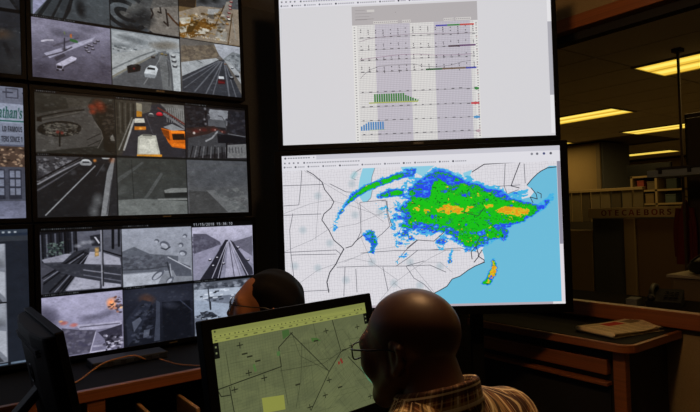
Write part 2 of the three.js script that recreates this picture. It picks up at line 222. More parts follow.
function videoBottom() {
  const c = canvas(1024, 576), g = c.getContext('2d');
  g.fillStyle = '#0b0c0f'; g.fillRect(0, 0, 1024, 576);
  tile(g, 0, 18, 341, 272, '#4d4e58', () => {
    fade(g, 0, 18, 341, 120, '#646672', '#50525c'); poly(g, '#25272f', [5,15,145,13,143,103,86,126,7,129]); for (let i = 0; i < 9; i++) ln(g, i % 2 ? '#5a5d68' : '#181a20', 7, [10 + i * 17, 24, 12 + i * 17, 150]); speck(g, ['#3d4d4a', '#6b7a76', '#2a2d34'], [31,70,103,65,102,118,30,122], 60, 3, 8, 51, 0.8);
    ln(g, '#17191f', 10, [1,24,121,16,230,16]); ln(g, '#15171d', 12, [100,20,102,118]); ln(g, '#17191f', 12, [304,15,302,104]); ln(g, '#1a1c22', 10, [331,11,329,96]); poly(g, '#2c2e36', [203,43,255,36,258,92,211,89]);
    poly(g, '#8d8e9b', [6,138,102,118,135,121,101,154,14,152]); poly(g, '#34363e', [135,112,202,98,183,170,98,297,3,286,12,226]); for (const [a, w] of [[[8,217,176,114], 7], [[12,244,185,119], 6], [[34,281,193,125], 8], [[66,289,201,125], 7], [[82,286,205,135], 6]]) ln(g, '#1a1b21', w, a); for (const a of [[12,230,176,123], [54,283,193,129], [98,279,205,135]]) ln(g, '#7d7f8b', 4, a);
    poly(g, '#9d9eab', [202,116,249,119,332,153,336,186,175,169]); poly(g, '#3b3d46', [14,156,175,169,335,200,333,276,140,225,76,197]); ln(g, '#7f818d', 5, [174,196,334,233]); ln(g, '#686a76', 5, [174,219,334,262]); ln(g, '#17181e', 6, [249,110,337,144]); poly(g, '#a0a1af', [140,225,241,253,240,285,98,283]); poly(g, '#a5a6b4', [254,259,333,276,333,304,249,286]);
    ln(g, '#8f909b', 8, [252,8,252,268]); ln(g, '#22242a', 5, [258,18,256,277]); poly(g, '#b5b6bf', [220,48,229,49,246,77,241,82]); poly(g, '#8d7a5a', [223,99,241,96,240,137,222,140]); blob(g, ['220,180,120', 0.8], 10, [232,109,231,127]); blob(g, ['160,162,172', 0.8], 22, [177,73,207,71,152,86], 12); grain(g, 0, 18, 341, 272, 500, 52, 0.07);
  });
  tile(g, 341, 18, 342, 276, '#868a95', () => {
    fade(g, 341, 18, 342, 276, '#989ca8', '#82868f'); poly(g, '#61656f', [342,125,397,105,472,144,610,163,608,233,339,229]); speck(g, ['#545862', '#6e727c', '#4a4d56'], [346,145,472,153,589,172,588,221,344,211], 90, 5, 11, 53, 0.7); ln(g, '#494c55', 6, [344,211,470,216,558,209]); poly(g, '#a7abb5', [344,234,469,236,543,228,506,293,347,291]); ln(g, '#5a5d67', 5, [423,184,519,186]);
    poly(g, '#5a5e69', [554,169,670,218,679,270,597,262]); ln(g, '#b0b3bd', 5, [559,165,675,234]); ln(g, '#9fa3ad', 5, [568,200,576,280]); ln(g, '#33363e', 5, [554,189,576,290]);
    for (const [p, rx, ry, t] of [[[546,104], 26, 17, 0.5], [[507,82], 12, 9, 0.3], [[648,65], 12, 10, 0], [[627,109], 12, 12, 0.4], [[636,150], 20, 14, 0.3], [[508,249], 36, 16, -0.6], [[566,279], 22, 12, -0.6]]) { g.fillStyle = '#5f636e'; g.beginPath(); g.ellipse(p[0], p[1], rx, ry, t, 0, 7); g.fill(); g.fillStyle = '#a9adb8'; g.beginPath(); g.ellipse(p[0] - 3, p[1] + 4, rx * 0.72, ry * 0.62, t, 0, 7); g.fill(); } ln(g, '#3c4048', 5, [526,118,550,129,571,116]); grain(g, 341, 18, 342, 276, 500, 54, 0.05);
  });
  tile(g, 683, 22, 341, 272, '#8a8a9c', () => {
    fade(g, 683, 22, 341, 110, '#b4b3c5', '#9a99ab'); poly(g, '#5d5c6b', [690,57,760,60,835,105,845,138,692,169]); speck(g, ['#4e4d5b', '#6d6c7b', '#5a5967'], [690,67,813,94,834,137,693,159], 110, 4, 10, 55, 0.6); poly(g, '#6c6b7a', [903,109,1021,83,1017,203,959,166]); poly(g, '#8e8da0', [693,159,846,117,800,177,700,272]); poly(g, '#9897aa', [897,109,1018,192,1022,236,936,175]);
    poly(g, '#2e2e39', [864,96,881,97,829,294,720,294,788,207]); poly(g, '#3a3a46', [892,98,909,110,1016,257,1020,290,978,297]); poly(g, '#a4a3b5', [881,97,892,98,955,295,857,296]); for (const a of [[875,108,785,290], [877,108,818,293], [895,109,990,293]]) ln(g, '#b7b6c6', 4, a); ln(g, '#4b4a57', 4, [886,108,909,291]); ln(g, '#6a6977', 3, [891,119,943,294]);
    for (const q of [[851,220], [816,188], [793,228], [993,212], [937,141], [777,196]]) car(g, q, 9, '#23232b', '#c9c8d4'); blob(g, ['180,178,196', 0.6], 80, [882,66], 36); grain(g, 683, 22, 341, 272, 400, 56, 0.05);
  });
  tile(g, 0, 304, 341, 272, '#7d7b90', () => {
    fade(g, 0, 304, 341, 150, '#a3a1b8', '#8f8da4'); blob(g, ['165,163,185', 0.6], 120, [137,355,222,347], 70); blob(g, ['74,72,88', 0.75], 60, [17,375,32,404], 46); blob(g, ['98,96,114', 0.7], 50, [186,416,237,414,281,401], 20);
    poly(g, '#a6a4b8', [135,440,280,447,334,445,333,473,236,473,151,465]); ln(g, '#5a5868', 4, [152,452,324,458]); poly(g, '#52505f', [78,446,151,465,218,475,191,571,83,570]); poly(g, '#3d3b4a', [227,486,333,464,332,520,252,517]); speck(g, ['#5e5c6b', '#7a7889', '#48465a'], [78,454,210,474,191,571,92,563], 60, 5, 12, 57, 0.5);
    ln(g, '#aba9bb', 5, [218,484,200,545,190,580]); ln(g, '#a3a1b4', 8, [208,547,251,549]); poly(g, '#34323f', [256,518,314,517,326,548,260,555]); ln(g, '#b4b2c2', 8, [300,539,331,539]); ln(g, '#b0aec0', 7, [199,573,277,572]); speck(g, ['#26242f', '#c0becf', '#5a5867'], [252,499,332,501,330,576,251,572], 50, 3, 9, 58, 0.8);
    blob(g, ['240,160,110', 0.95], 26, [291,369,287,355], 26); blob(g, ['250,200,140', 0.9], 10, [295,365,331,384]); speck(g, ['#3a3038', '#b07860', '#5c4a52'], [274,335,332,332,334,408,281,401], 40, 3, 8, 59, 0.7); blob(g, ['190,90,70', 0.7], 22, [87,425,127,439], 12); blob(g, ['230,170,110', 0.9], 12, [75,416], 6); grain(g, 0, 304, 341, 272, 500, 60, 0.05);
  });
  tile(g, 341, 306, 342, 270, '#282b36', () => {
    fade(g, 341, 306, 342, 270, '#2a2d39', '#1e212b'); blob(g, ['60,64,78', 0.8], 130, [467,338,593,372], 60); blob(g, ['92,68,60', 0.85], 40, [461,366,442,354], 28); poly(g, '#2f3340', [352,448,428,362,475,377,414,514,357,571]); poly(g, '#454a58', [495,370,514,382,508,567,479,567,492,457]); speck(g, ['#181b23', '#3f4452', '#4d5260'], [379,433,446,374,484,388,470,561,367,563], 60, 4, 10, 61, 0.7);
    poly(g, '#5c6170', [379,461,416,442,425,458,387,510]); poly(g, '#565b69', [433,507,462,506,456,539,428,545]); poly(g, '#1a1d26', [523,383,665,390,669,613,527,590]); blob(g, ['66,70,84', 0.7], 46, [553,396,572,409], 18); ln(g, '#3b4050', 5, [613,384,674,442]); grain(g, 341, 306, 342, 270, 400, 62, 0.06);
  });
  tile(g, 683, 308, 341, 268, '#7f8693', () => {
    fade(g, 683, 308, 341, 60, '#5b606b', '#6f7480'); speck(g, ['#3a3e47', '#8f95a1', '#555a64'], [688,311,1013,322,1011,376,687,362], 110, 4, 12, 63, 0.7); poly(g, '#a3abb8', [687,342,1012,354,1016,431,685,412]); poly(g, '#727987', [728,387,1011,387,1009,452,771,413]); const R = rng(64); for (let i = 0; i < 26; i++) { const x = 700 + R() * 300, y = 352 + R() * 62; g.fillStyle = R() > 0.4 ? '#2f343d' : '#c4cad4'; g.fillRect(x, y, 14 + R() * 18, 6); }
    poly(g, '#9aa4b4', [686,392,892,438,936,518,800,510,683,473]); ln(g, '#3b404a', 6, [762,339,770,443]); ln(g, '#2a2e36', 9, [771,413,772,449]); poly(g, '#3a3f49', [715,457,780,465,812,490,725,489]); speck(g, ['#22252d', '#6d7482', '#aab1be'], [684,453,813,470,833,514,692,525], 50, 3, 10, 65, 0.8); poly(g, '#6c7280', [683,483,735,501,734,552,680,564]); grain(g, 683, 308, 341, 268, 400, 66, 0.06);
  });
  strip(g, 0, 0, 341, 26, 71); strip(g, 341, 0, 342, 15, 72); strip(g, 0, 289, 341, 18, 74); strip(g, 341, 293, 342, 12, 75); strip(g, 683, 295, 341, 15, 76);
  g.fillStyle = '#06080a'; g.fillRect(683, 0, 341, 24); g.fillStyle = '#c3c6cf'; g.font = 'bold 19px monospace'; g.fillText('11/15/2018 15:36:10', 692, 18);
  for (const x of [341, 683]) { g.fillStyle = 'rgba(8,10,12,0.7)'; g.fillRect(x - 2, 0, 4, 576); }
  return c;
}
function videoSide(k) {
  const c = canvas(1024, 576), g = c.getContext('2d');
  if (k === 0) {
    tile(g, 0, 0, 1024, 576, '#24272c', () => { fade(g, 0, 300, 1024, 276, '#2c2f35', '#24272b'); poly(g, '#3d4046', [805,192,989,197,1021,290,803,279]); poly(g, '#1b1e22', [973,227,992,223,1022,281,1014,287]); blob(g, ['92,70,52', 0.7], 60, [958,401,894,420], 30); poly(g, '#1c1f24', [953,437,968,435,1012,537,988,558]); blob(g, ['52,56,60', 0.8], 70, [997,521,1015,419], 60); grain(g, 0, 0, 1024, 576, 900, 81, 0.08); });
    for (let i = 0; i < 2; i++) { g.fillStyle = '#0b0d10'; g.fillRect(0, 282, 1024, 16); } for (const x of [341, 683]) { g.fillStyle = '#0b0d10'; g.fillRect(x - 2, 0, 4, 576); }
  } else if (k === 1) {
    tile(g, 0, 0, 1024, 576, '#5c6070', () => {
      poly(g, '#6f7382', [17,11,1026,-1,1026,71,16,92]); for (let i = 0; i < 14; i++) { g.fillStyle = '#3a3d4a'; g.fillRect(1020 - i * 74, 22, 40, 6); g.strokeStyle = '#3f424e'; g.lineWidth = 4; g.strokeRect(960 - i * 90, 8, 44, 40); }
      const word = (txt, y, font, sx, col) => { g.save(); g.translate(1018, y); g.scale(sx, 1); g.textAlign = 'right'; g.font = font; g.fillStyle = col; g.fillText(txt, 0, 0); g.restore(); };
      g.fillStyle = '#8d93a3'; g.fillRect(0, 74, 1024, 84); word("athan's", 138, 'italic bold 66px serif', 0.37, '#174a42'); g.fillStyle = '#2c5a54'; g.fillRect(930, 148, 94, 6);
      g.fillStyle = '#7e8494'; g.fillRect(0, 158, 1024, 96); word('LD FAMOUS', 198, 'bold 34px sans-serif', 0.4, '#23262f'); word('TERS SINCE 1', 242, 'bold 34px sans-serif', 0.38, '#23262f');
      g.fillStyle = '#54453d'; g.fillRect(0, 262, 1024, 90); speck(g, ['#8c7868', '#352b27', '#a08d7b'], [640, 268, 1024, 268, 1024, 346, 640, 346], 160, 3, 7, 82, 0.9);
      g.fillStyle = '#4c4f5b'; g.fillRect(0, 352, 1024, 150); for (let i = 0; i < 16; i++) { g.fillStyle = '#343743'; g.fillRect(962 - i * 62, 362, 48, 130); g.fillStyle = '#7b8090'; for (let a = 0; a < 2; a++) for (let b = 0; b < 3; b++) g.fillRect(966 - i * 62 + a * 22, 368 + b * 38, 18, 30); }
      fade(g, 0, 500, 1024, 76, '#66697a', '#7f8296'); grain(g, 0, 0, 1024, 576, 900, 83, 0.07);
    });
  } else {
    tile(g, 0, 0, 1024, 576, '#262b33', () => { g.fillStyle = '#39424f'; g.fillRect(0, 0, 1024, 16); g.fillStyle = '#2a3444'; g.fillRect(0, 16, 1024, 12); g.fillStyle = '#3b4048'; g.fillRect(0, 28, 1024, 22); for (let i = 0; i < 9; i++) { g.fillStyle = '#9aa0a8'; g.fillRect(972 - i * 22, 8, 10, 8); } g.fillStyle = '#8b8f98'; g.fillRect(0, 60, 960, 500); tile(g, 0, 60, 940, 500, '#7c808a', () => { for (let i = 0; i < 3; i++) for (let j = 0; j < 2; j++) { const x = i * 313, y = 60 + j * 250; fade(g, x, y, 310, 90, '#9a9ea8', '#83878f'); poly(g, '#4a4d54', [x + 120, y + 90, x + 190, y + 90, x + 300, y + 246, x + 10, y + 246]); ln(g, '#b7bbc4', 5, [x + 150, y + 92, x + 130, y + 246]); poly(g, '#b1b5be', [x, y + 110, x + 110, y + 92, x, y + 220]); poly(g, '#a4a8b1', [x + 200, y + 92, x + 310, y + 120, x + 310, y + 230]); car(g, [x + 170, y + 150 + i * 12], 16, '#2e3138', '#c4c8d0'); blob(g, ['60,62,68', 0.6], 60, [x + 50, y + 80, x + 260, y + 84], 30); } g.fillStyle = '#0c0e11'; g.fillRect(0, 306, 940, 5); for (const x of [311, 624]) g.fillRect(x, 60, 4, 500); }); g.fillStyle = '#272c36'; g.fillRect(940, 50, 84, 520); g.fillStyle = '#1c2027'; g.fillRect(0, 560, 1024, 16); g.fillStyle = '#6a7888'; g.fillRect(950, 562, 70, 9); g.fillRect(840, 564, 100, 7); });
  }
  return c;
}
// ------------------------------------------------------------ browser pages on the two large displays and the map on the desk display
function browserBar(g, W, light) {
  g.fillStyle = light ? '#bfbec9' : '#c6c5cf'; g.fillRect(0, 0, W, 28); g.fillStyle = '#dddce3'; g.fillRect(0, 4, 205, 24); g.fillRect(0, 28, W, 54);
  g.fillStyle = '#5d5e68'; g.font = '14px sans-serif'; g.beginPath(); g.arc(22, 16, 6, 0, 7); g.fill(); g.fillStyle = '#8b8c96'; for (let i = 0; i < 9; i++) g.fillRect(36 + i * 15, 12, 11, 7); g.fillRect(186, 12, 7, 7);
  for (let i = 0; i < 4; i++) { g.fillStyle = '#7a7b85'; g.fillRect(14 + i * 26, 40, 9, 9); } g.fillStyle = '#61626c'; g.fillRect(128, 40, 9, 10); for (let i = 0; i < 21; i++) { g.fillStyle = '#9c9ca6'; g.fillRect(146 + i * 15, 42, 11, 7); }
  const R = rng(90); let x = 16; for (let i = 0; i < 11; i++) { g.fillStyle = i % 3 === 1 ? '#3c3d47' : '#73747e'; g.beginPath(); g.arc(x, 68, 5.5, 0, 7); g.fill(); const n = 3 + Math.floor(R() * 9); for (let k = 0; k < n; k++) { g.fillStyle = '#a2a2ab'; g.fillRect(x + 12 + k * 11, 65, 8, 7); } x += 32 + n * 11; }
  for (const [x, c] of [[W - 158, '#85868f'], [W - 128, '#6c6d78'], [W - 90, '#4a5078'], [W - 52, '#55565f']]) { g.fillStyle = c; g.beginPath(); g.arc(x, 44, 7, 0, 7); g.fill(); }
}
function chartPage() {
  const c = canvas(1600, 900), g = c.getContext('2d'); g.fillStyle = '#d3d2d6'; g.fillRect(0, 0, 1600, 900); browserBar(g, 1600, true);
  g.save(); g.translate(14, 0);
  const x0 = 420, x1 = 1158, y0 = 92;
  g.fillStyle = '#b0acae'; g.fillRect(x0, y0, x1 - x0, 122); g.fillStyle = '#c9c6c4'; g.fillRect(x0 + 90, y0 + 22, 44, 14); g.fillStyle = '#9a9698'; for (let i = 0; i < 4; i++) g.fillRect(x0 + 20, y0 + 22 + i * 19, 60 + (i * 37) % 50, 3); g.fillStyle = '#8d898b'; g.fillRect(x0 + 20, y0 + 76, 110, 3); g.fillRect(x0 + 256, y0 + 42, 5, 4);
  const yB = 898; g.fillStyle = '#dddcda'; g.fillRect(x0, y0 + 112, x1 - x0, yB - y0 - 112);
  for (const [a, b] of [[553, 760], [902, 1112]]) { g.fillStyle = '#c3bfca'; g.fillRect(a, y0 + 112, b - a, yB - y0 - 112); }
  for (const [a, b] of [[546, 690], [716, 766], [960, 1020], [1030, 1120]]) { g.fillStyle = '#cfccca'; g.fillRect(a, y0 + 92, b - a, 16); g.fillStyle = '#9b979a'; for (let x = a + 3; x < b - 8; x += 12) g.fillRect(x, y0 + 97, 8, 6); }
  g.strokeStyle = 'rgba(120,117,124,0.5)'; g.lineWidth = 1.3; for (let x = x0 + 30; x < x1 - 24; x += 8.8) { g.beginPath(); g.moveTo(x, y0 + 112); g.lineTo(x, yB); g.stroke(); } for (let y = y0 + 120; y < yB; y += 11) { g.beginPath(); g.moveTo(x0 + 30, y); g.lineTo(x1 - 20, y); g.stroke(); }
  const R = rng(91);
  for (let y = y0 + 124; y < yB; y += 15.5) { g.fillStyle = '#77767c'; g.fillRect(x0 + 8, y, 9, 4); g.fillRect(x1 - 14, y, 9, 4); if (R() > 0.6) { g.fillStyle = '#a06a72'; g.fillRect(x1 - 14, y + 7, 8, 3); } }
  for (const y of [280, 352, 414, 484, 604, 690, 772, 854]) { g.strokeStyle = '#8a898e'; g.lineWidth = 2.2; g.beginPath(); g.moveTo(x0 + 34, y + 2); g.lineTo(x1 - 24, y); g.stroke(); for (let i = 0; i < 16; i++) { g.fillStyle = '#55545b'; const w = 10 + R() * 10; g.fillRect(x0 + 44 + i * 44, y - 3 + (i > 11 ? (R() - 0.5) * 9 : 0), w, 4.5); } }
  for (const [y, a] of [[250, 8], [232, 5], [322, 6], [396, 7], [470, 9], [452, 4]]) for (let i = 0; i < 16; i++) { g.fillStyle = '#4d4c54'; const q = y + Math.sin(i * 0.7 + y) * a; g.fillRect(x0 + 46 + i * 44, q, 6, 6); if (i % 2) g.fillRect(x0 + 48 + i * 44, q + 10, 4, 7); }
  const curve = (pts, col) => ln(g, col, 2.4, pts);
  curve([460, 302, 520, 286, 600, 278, 700, 272, 800, 268, 900, 272, 1000, 276, 1120, 278], '#8c7f8c'); curve([460, 408, 560, 400, 640, 392, 720, 388, 800, 390, 900, 400, 1000, 404, 1120, 402], '#8c6f86'); curve([460, 520, 480, 498, 520, 470, 570, 452, 640, 448, 780, 448, 830, 462, 900, 470, 1000, 462, 1060, 446, 1110, 440], '#77757c');
  for (let i = 0; i < 13; i++) { g.fillStyle = '#35793d'; g.fillRect(536 + i * 14, 616, 9.5, 48); } for (let i = 0; i < 6; i++) { g.fillStyle = '#35793d'; const h = 36 - i * 6; g.fillRect(718 + i * 14, 664 - h, 9.5, h); } g.fillStyle = '#a3ac4e'; g.fillRect(505, 665, 290, 6);
  for (let i = 0; i < 10; i++) { g.fillStyle = '#4a82b8'; const h = i < 3 ? 26 + i * 8 : 50; g.fillRect(452 + i * 14, 830 - h, 9.5, h); } g.fillStyle = '#9aa893'; g.fillRect(500, 826, 96, 4);
  const bar = (a, b, y, h, col) => { g.fillStyle = col; g.fillRect(a, y, b - a, h); g.fillStyle = 'rgba(40,40,45,0.5)'; for (let x = a + 3; x < b - 5; x += 11) g.fillRect(x, y + h * 0.3, 6, h * 0.35); };
  bar(912, 980, 222, 9, '#4d4db0'); bar(980, 1054, 222, 9, '#3f8a48'); bar(1054, 1136, 222, 9, '#cc4b45');
  bar(982, 1048, 346, 10, '#51434f'); bar(1048, 1142, 345, 9, '#6f4f78'); bar(846, 942, 478, 10, '#33613f'); bar(942, 1080, 478, 9, '#75614e'); bar(1080, 1142, 478, 10, '#4a4fae');
  for (const [y, col, a] of [[600, '#3f8348', 1126], [686, '#c05056', 1104], [768, '#4f8fc0', 1116], [850, '#b39aa3', 1128]]) { g.fillStyle = col; g.fillRect(a, y, 1152 - a, 12); g.beginPath(); g.arc((a + 1152) / 2, y + 6, 9, 0, 7); g.fill(); }
  g.restore();
  g.fillStyle = '#e2e1e4'; g.fillRect(1576, 84, 24, 800); g.fillStyle = '#aaa9b1'; g.fillRect(1576, 232, 24, 430);
  return c;
}
function radarPage() {
  const c = canvas(1600, 900), g = c.getContext('2d'); g.fillStyle = '#dcdae0'; g.fillRect(0, 0, 1600, 900);
  // county mesh
  const R = rng(92); g.strokeStyle = 'rgba(150,148,158,0.34)'; g.lineWidth = 1.6;
  for (let x = 0; x < 1600; x += 17) { g.beginPath(); let px = x; g.moveTo(px, 82); for (let y = 82; y < 900; y += 20) { px = x + (R() - 0.5) * 9; g.lineTo(px, y); } g.stroke(); } for (let y = 88; y < 900; y += 17) { g.beginPath(); g.moveTo(0, y); for (let x = 0; x < 1600; x += 20) g.lineTo(x, y + (R() - 0.5) * 9); g.stroke(); }
  for (const p of [[58,646], [112,437], [207,241], [268,518], [355,735], [510,635], [633,760], [420,359], [566,346], [782,775], [900,669], [408,178], [729,641], [193,661]]) { blob(g, ['150,172,182', 0.55], 30, p); }
  const road = 'rgba(120,120,128,0.55)'; for (const p of [[-3,340,158,286,276,267,404,306,565,370], [-4,562,163,497,295,419], [106,73,233,160,371,247,462,308,587,405], [295,431,424,412,565,358,659,315], [24,786,193,673,394,609,510,635,656,743], [347,631,512,565,686,547], [510,635,456,506,449,354,429,249], [633,760,739,687,845,621,938,578], [633,760,549,856], [633,760,756,861], [222,136,204,323,187,498], [729,641,861,817], [809,643,901,646,968,705]]) ln(g, road, 2.6, p);
  // sea and lakes
  const sea = '#6cbad8';
  poly(g, sea, [1581,117,1537,116,1491,143,1468,159,1433,192,1409,225,1442,249,1368,287,1299,319,1251,392,1226,460,1178,527,1142,583,1152,618,1154,653,1099,674,1059,696,1012,729,966,745,936,785,895,807,861,823,825,851,800,931,1635,926,1666,86]);
  const lake = '#8ccbe0'; poly(g, lake, [475,87,545,90,526,141,518,194,526,217,516,263,492,286,469,285,449,255,445,203,456,145]); poly(g, lake, [690,81,898,83,850,119,821,152,770,121,706,119]); poly(g, lake, [953,151,1022,131,1044,160,986,176]); poly(g, lake, [1050,138,1102,122,1089,156,1055,167]); ln(g, '#8a8a94', 4, [432,156,409,143,434,109,464,92]); blob(g, ['150,195,205', 0.8], 22, [415,137,428,120]); ln(g, '#77777f', 3, [545,90,526,141,518,194,526,217,516,263,492,286]);
  // land left white in the sea
  poly(g, '#dcdae0', [1368,270,1426,237,1447,261,1424,289,1378,299]); ln(g, '#3a3a44', 4, [1431,238,1458,273,1463,302,1424,289,1439,324]); ln(g, '#3a3a44', 4, [1464,262,1486,274,1485,297]);
  // borders
  const st = '#5c5c66', dk = '#2d2d36';
  for (const p of [[2,175,244,175], [-3,348,221,347], [94,84,117,91,109,179,93,290,4,293], [56,341,35,435,37,564,55,763,30,786], [-10,565,302,559,331,584], [0,797,260,791], [37,581,301,583], [279,173,372,223,465,232], [451,290,455,354,451,459,427,505], [579,283,603,284,606,359,621,429], [451,287,603,278], [305,659,509,658,705,663,810,637], [352,660,340,828], [415,673,417,807], [572,666,597,805], [447,581,645,572,812,574], [812,574,1018,580], [705,663,749,734,805,770,849,817], [705,663,843,661,933,704], [648,662,718,618,777,573], [715,560,774,515,871,524,930,474], [779,515,708,571,648,639], [835,575,1018,568,1119,594], [621,429,573,474,525,508], [1290,95,1280,221], [1397,99,1399,208], [1133,221,1280,221,1370,218], [1280,221,1295,267,1358,246], [1162,343,1127,388,1037,362]]) ln(g, st, 3.2, p);
  for (const p of [[147,92,187,117,233,160,249,207,277,243,300,279,281,314,239,347,226,382,265,442,292,501,332,537,349,555], [349,555,318,606,300,641,263,687,244,744,253,803], [361,549,396,539,421,510,457,482,516,449], [1102,134,1171,93,1375,87], [1375,87,1344,160,1319,222,1364,235], [1409,220,1439,186,1468,159,1491,143,1525,127,1576,123], [1154,653,1099,674,1059,696,1012,729,966,745,936,785,895,807,861,823], [1142,583,1119,617,1152,641], [1134,503,1109,560,1124,617,1095,651], [1109,560,1080,593,1084,633]]) ln(g, dk, 4.4, p);
  g.setLineDash([9, 7]); ln(g, dk, 6, [349,555,318,606,300,641,263,687,244,744,253,803]); g.setLineDash([]);
  // radar echoes: a level map of the rain bands, broken up by noise and sorted into colour classes
  const lc = canvas(800, 450), q = lc.getContext('2d'); q.fillStyle = '#000'; q.fillRect(0, 0, 800, 450); q.scale(0.5, 0.5);
  const lev = (v, p) => poly(q, `rgb(${v},${v},${v})`, p);
  lev(80, [788,99,684,112,602,138,525,165,466,192,400,236,352,287,315,338,290,402,282,454,312,426,345,333,381,282,417,257,477,224,565,201,658,175,775,139]); lev(185, [735,114,642,140,560,166,489,195,430,234,382,276,339,333,314,385,344,339,387,291,435,261,494,225,571,198,653,169,723,149]); lev(125, [713,102,788,99,775,145,705,154]);
  lev(95, [534,241,611,214,686,205,756,196,771,243,696,258,626,267,557,271]); lev(185, [563,245,628,227,697,217,749,213,743,242,661,257,592,263]);
  lev(78, [769,145,803,152,839,124,897,97,954,111,1033,137,1089,156,1134,187,1207,212,1274,215,1301,267,1369,241,1414,243,1430,272,1378,304,1462,330,1496,308,1531,275,1564,271,1558,305,1528,338,1494,371,1408,420,1339,446,1299,468,1293,490,1263,530,1223,534,1160,561,1097,588,1051,592,1018,557,991,527,951,520,915,571,876,547,907,473,849,494,792,493,745,520,709,554,669,529,683,472,651,401,653,332,631,285,696,270,709,224,698,188,734,155]);
  lev(140, [797,175,844,142,908,121,965,134,1032,172,1111,197,1189,235,1268,243,1311,285,1389,316,1467,336,1507,320,1536,298,1517,343,1454,387,1362,435,1282,467,1263,518,1178,533,1109,565,1052,558,997,510,930,479,850,460,782,446,723,479,689,455,697,386,682,327,706,293,742,271,732,224]);
  lev(192, [877,189,918,170,957,198,938,249,1001,240,1042,212,1115,238,1210,270,1282,307,1338,326,1422,340,1466,359,1448,387,1391,419,1306,434,1239,426,1181,453,1112,485,1044,477,965,446,885,438,817,412,761,388,728,340,729,300,788,273,851,281,870,229]); lev(150, [972,244,1086,243,1198,287,1164,297,1040,276]); lev(188, [999,453,1102,456,1122,514,1075,564,1041,558,1031,511]); lev(180, [1158,475,1248,466,1270,507,1224,517,1179,504]); lev(150, [1257,529,1282,467,1299,485,1286,525]);
  lev(150, [457,465,499,443,527,461,549,508,523,589,494,577,507,530,473,506]); lev(185, [492,472,526,490,536,526,512,571,500,559,514,513]); lev(70, [629,349,662,396,682,489,657,558,637,476,616,406]); lev(100, [876,530,911,519,933,560,892,582]); lev(105, [961,567,984,567,964,647,940,675]); lev(60, [661,604,720,583,695,640,648,650]); lev(64, [544,288,602,307,658,361,598,406,544,311]); lev(190, [1200,625,1221,666,1219,729,1180,785,1130,778,1160,739,1190,688]);
  { const im = q.getImageData(0, 0, 800, 450).data, f = new Float32Array(800 * 450); for (let i = 0; i < f.length; i++) f[i] = im[i * 4]; boxBlur(f, 800, 450, 3, 1); boxBlur(f, 800, 450, 2, 1);
    lc.width = 800; const hot = lc.getContext('2d'); hot.fillStyle = '#000'; hot.fillRect(0, 0, 800, 450); hot.scale(0.5, 0.5); for (const p of [[877,339,953,313,998,326,1049,345,1036,368,934,370], [1218,362,1270,335,1310,331,1371,350,1426,369,1409,391,1291,393], [1163,326,1209,316,1219,339,1173,349], [751,324,797,331,791,348,757,341], [809,331,854,344,842,367,814,355], [1055,334,1106,324,1111,347,1060,357], [1205,642,1221,689,1213,734,1175,773,1158,767,1189,699]]) poly(hot, '#ffffff', p);
    const hd = hot.getImageData(0, 0, 800, 450).data, hf = new Float32Array(800 * 450); for (let i = 0; i < hf.length; i++) hf[i] = hd[i * 4]; boxBlur(hf, 800, 450, 4, 1);
    const oc = canvas(1600, 900), og = oc.getContext('2d'), out = og.createImageData(1600, 900), o = out.data;
    for (let y = 0; y < 900; y++) for (let x = 0; x < 1600; x++) {
      const j = (y >> 1) * 800 + (x >> 1), L = f[j]; if (L < 4) continue;
      const n = fractal(x / 44, y / 24, 7, 5) - 0.5, m = fractal(x / 12, y / 8, 77, 3) - 0.5, south = 0.5 + 0.7 * Math.min(1, Math.max(0, (y - 300) / 200)) + (x < 780 ? 0.35 : 0);
      const v = L + n * 165 * (0.5 + 0.6 * south) + m * 125 * south; let c = null;
      if (v > 62) c = v < 98 ? [72, 180, 224] : v < 118 ? [52, 128, 232] : v < 146 ? [40, 72, 236] : v < 162 ? [30, 150, 52] : v < 222 ? [24, 192, 26] : [18, 160, 28];
      if (c && v > 150 && hf[j] + n * 420 + m * 420 > 175) c = hf[j] + m * 500 > 240 ? [226, 152, 28] : [222, 188, 40]; else if (c && v > 165 && m > 0.2) c = [16, 110, 34];
      if (c) { const i = (y * 1600 + x) * 4; o[i] = c[0]; o[i + 1] = c[1]; o[i + 2] = c[2]; o[i + 3] = 255; }
    }
    og.putImageData(out, 0, 0); g.drawImage(oc, 0, 0); }
  for (const p of [[1162,343,1127,388,1037,362], [1142,583,1119,617,1152,641,1151,652,1099,674,1059,696], [1134,503,1109,560,1124,617,1095,651], [1109,560,1080,593,1084,633], [715,560,774,515,871,524,930,474], [608,284,612,360,632,430], [1431,238,1458,273,1463,302,1424,289]]) ln(g, '#2d2d36', 3.2, p);
  browserBar(g, 1600, false); g.fillStyle = '#dddce3'; g.fillRect(0, 80, 1600, 10);
  g.fillStyle = '#dcd6dd'; g.fillRect(1578, 90, 22, 800); g.fillStyle = '#8f8c9c'; g.fillRect(1580, 90, 18, 470); g.fillStyle = '#b5abb4'; g.fillRect(0, 886, 1600, 14); g.fillStyle = '#e3dfe2'; g.fillRect(1530, 886, 70, 14);
  return c;
}
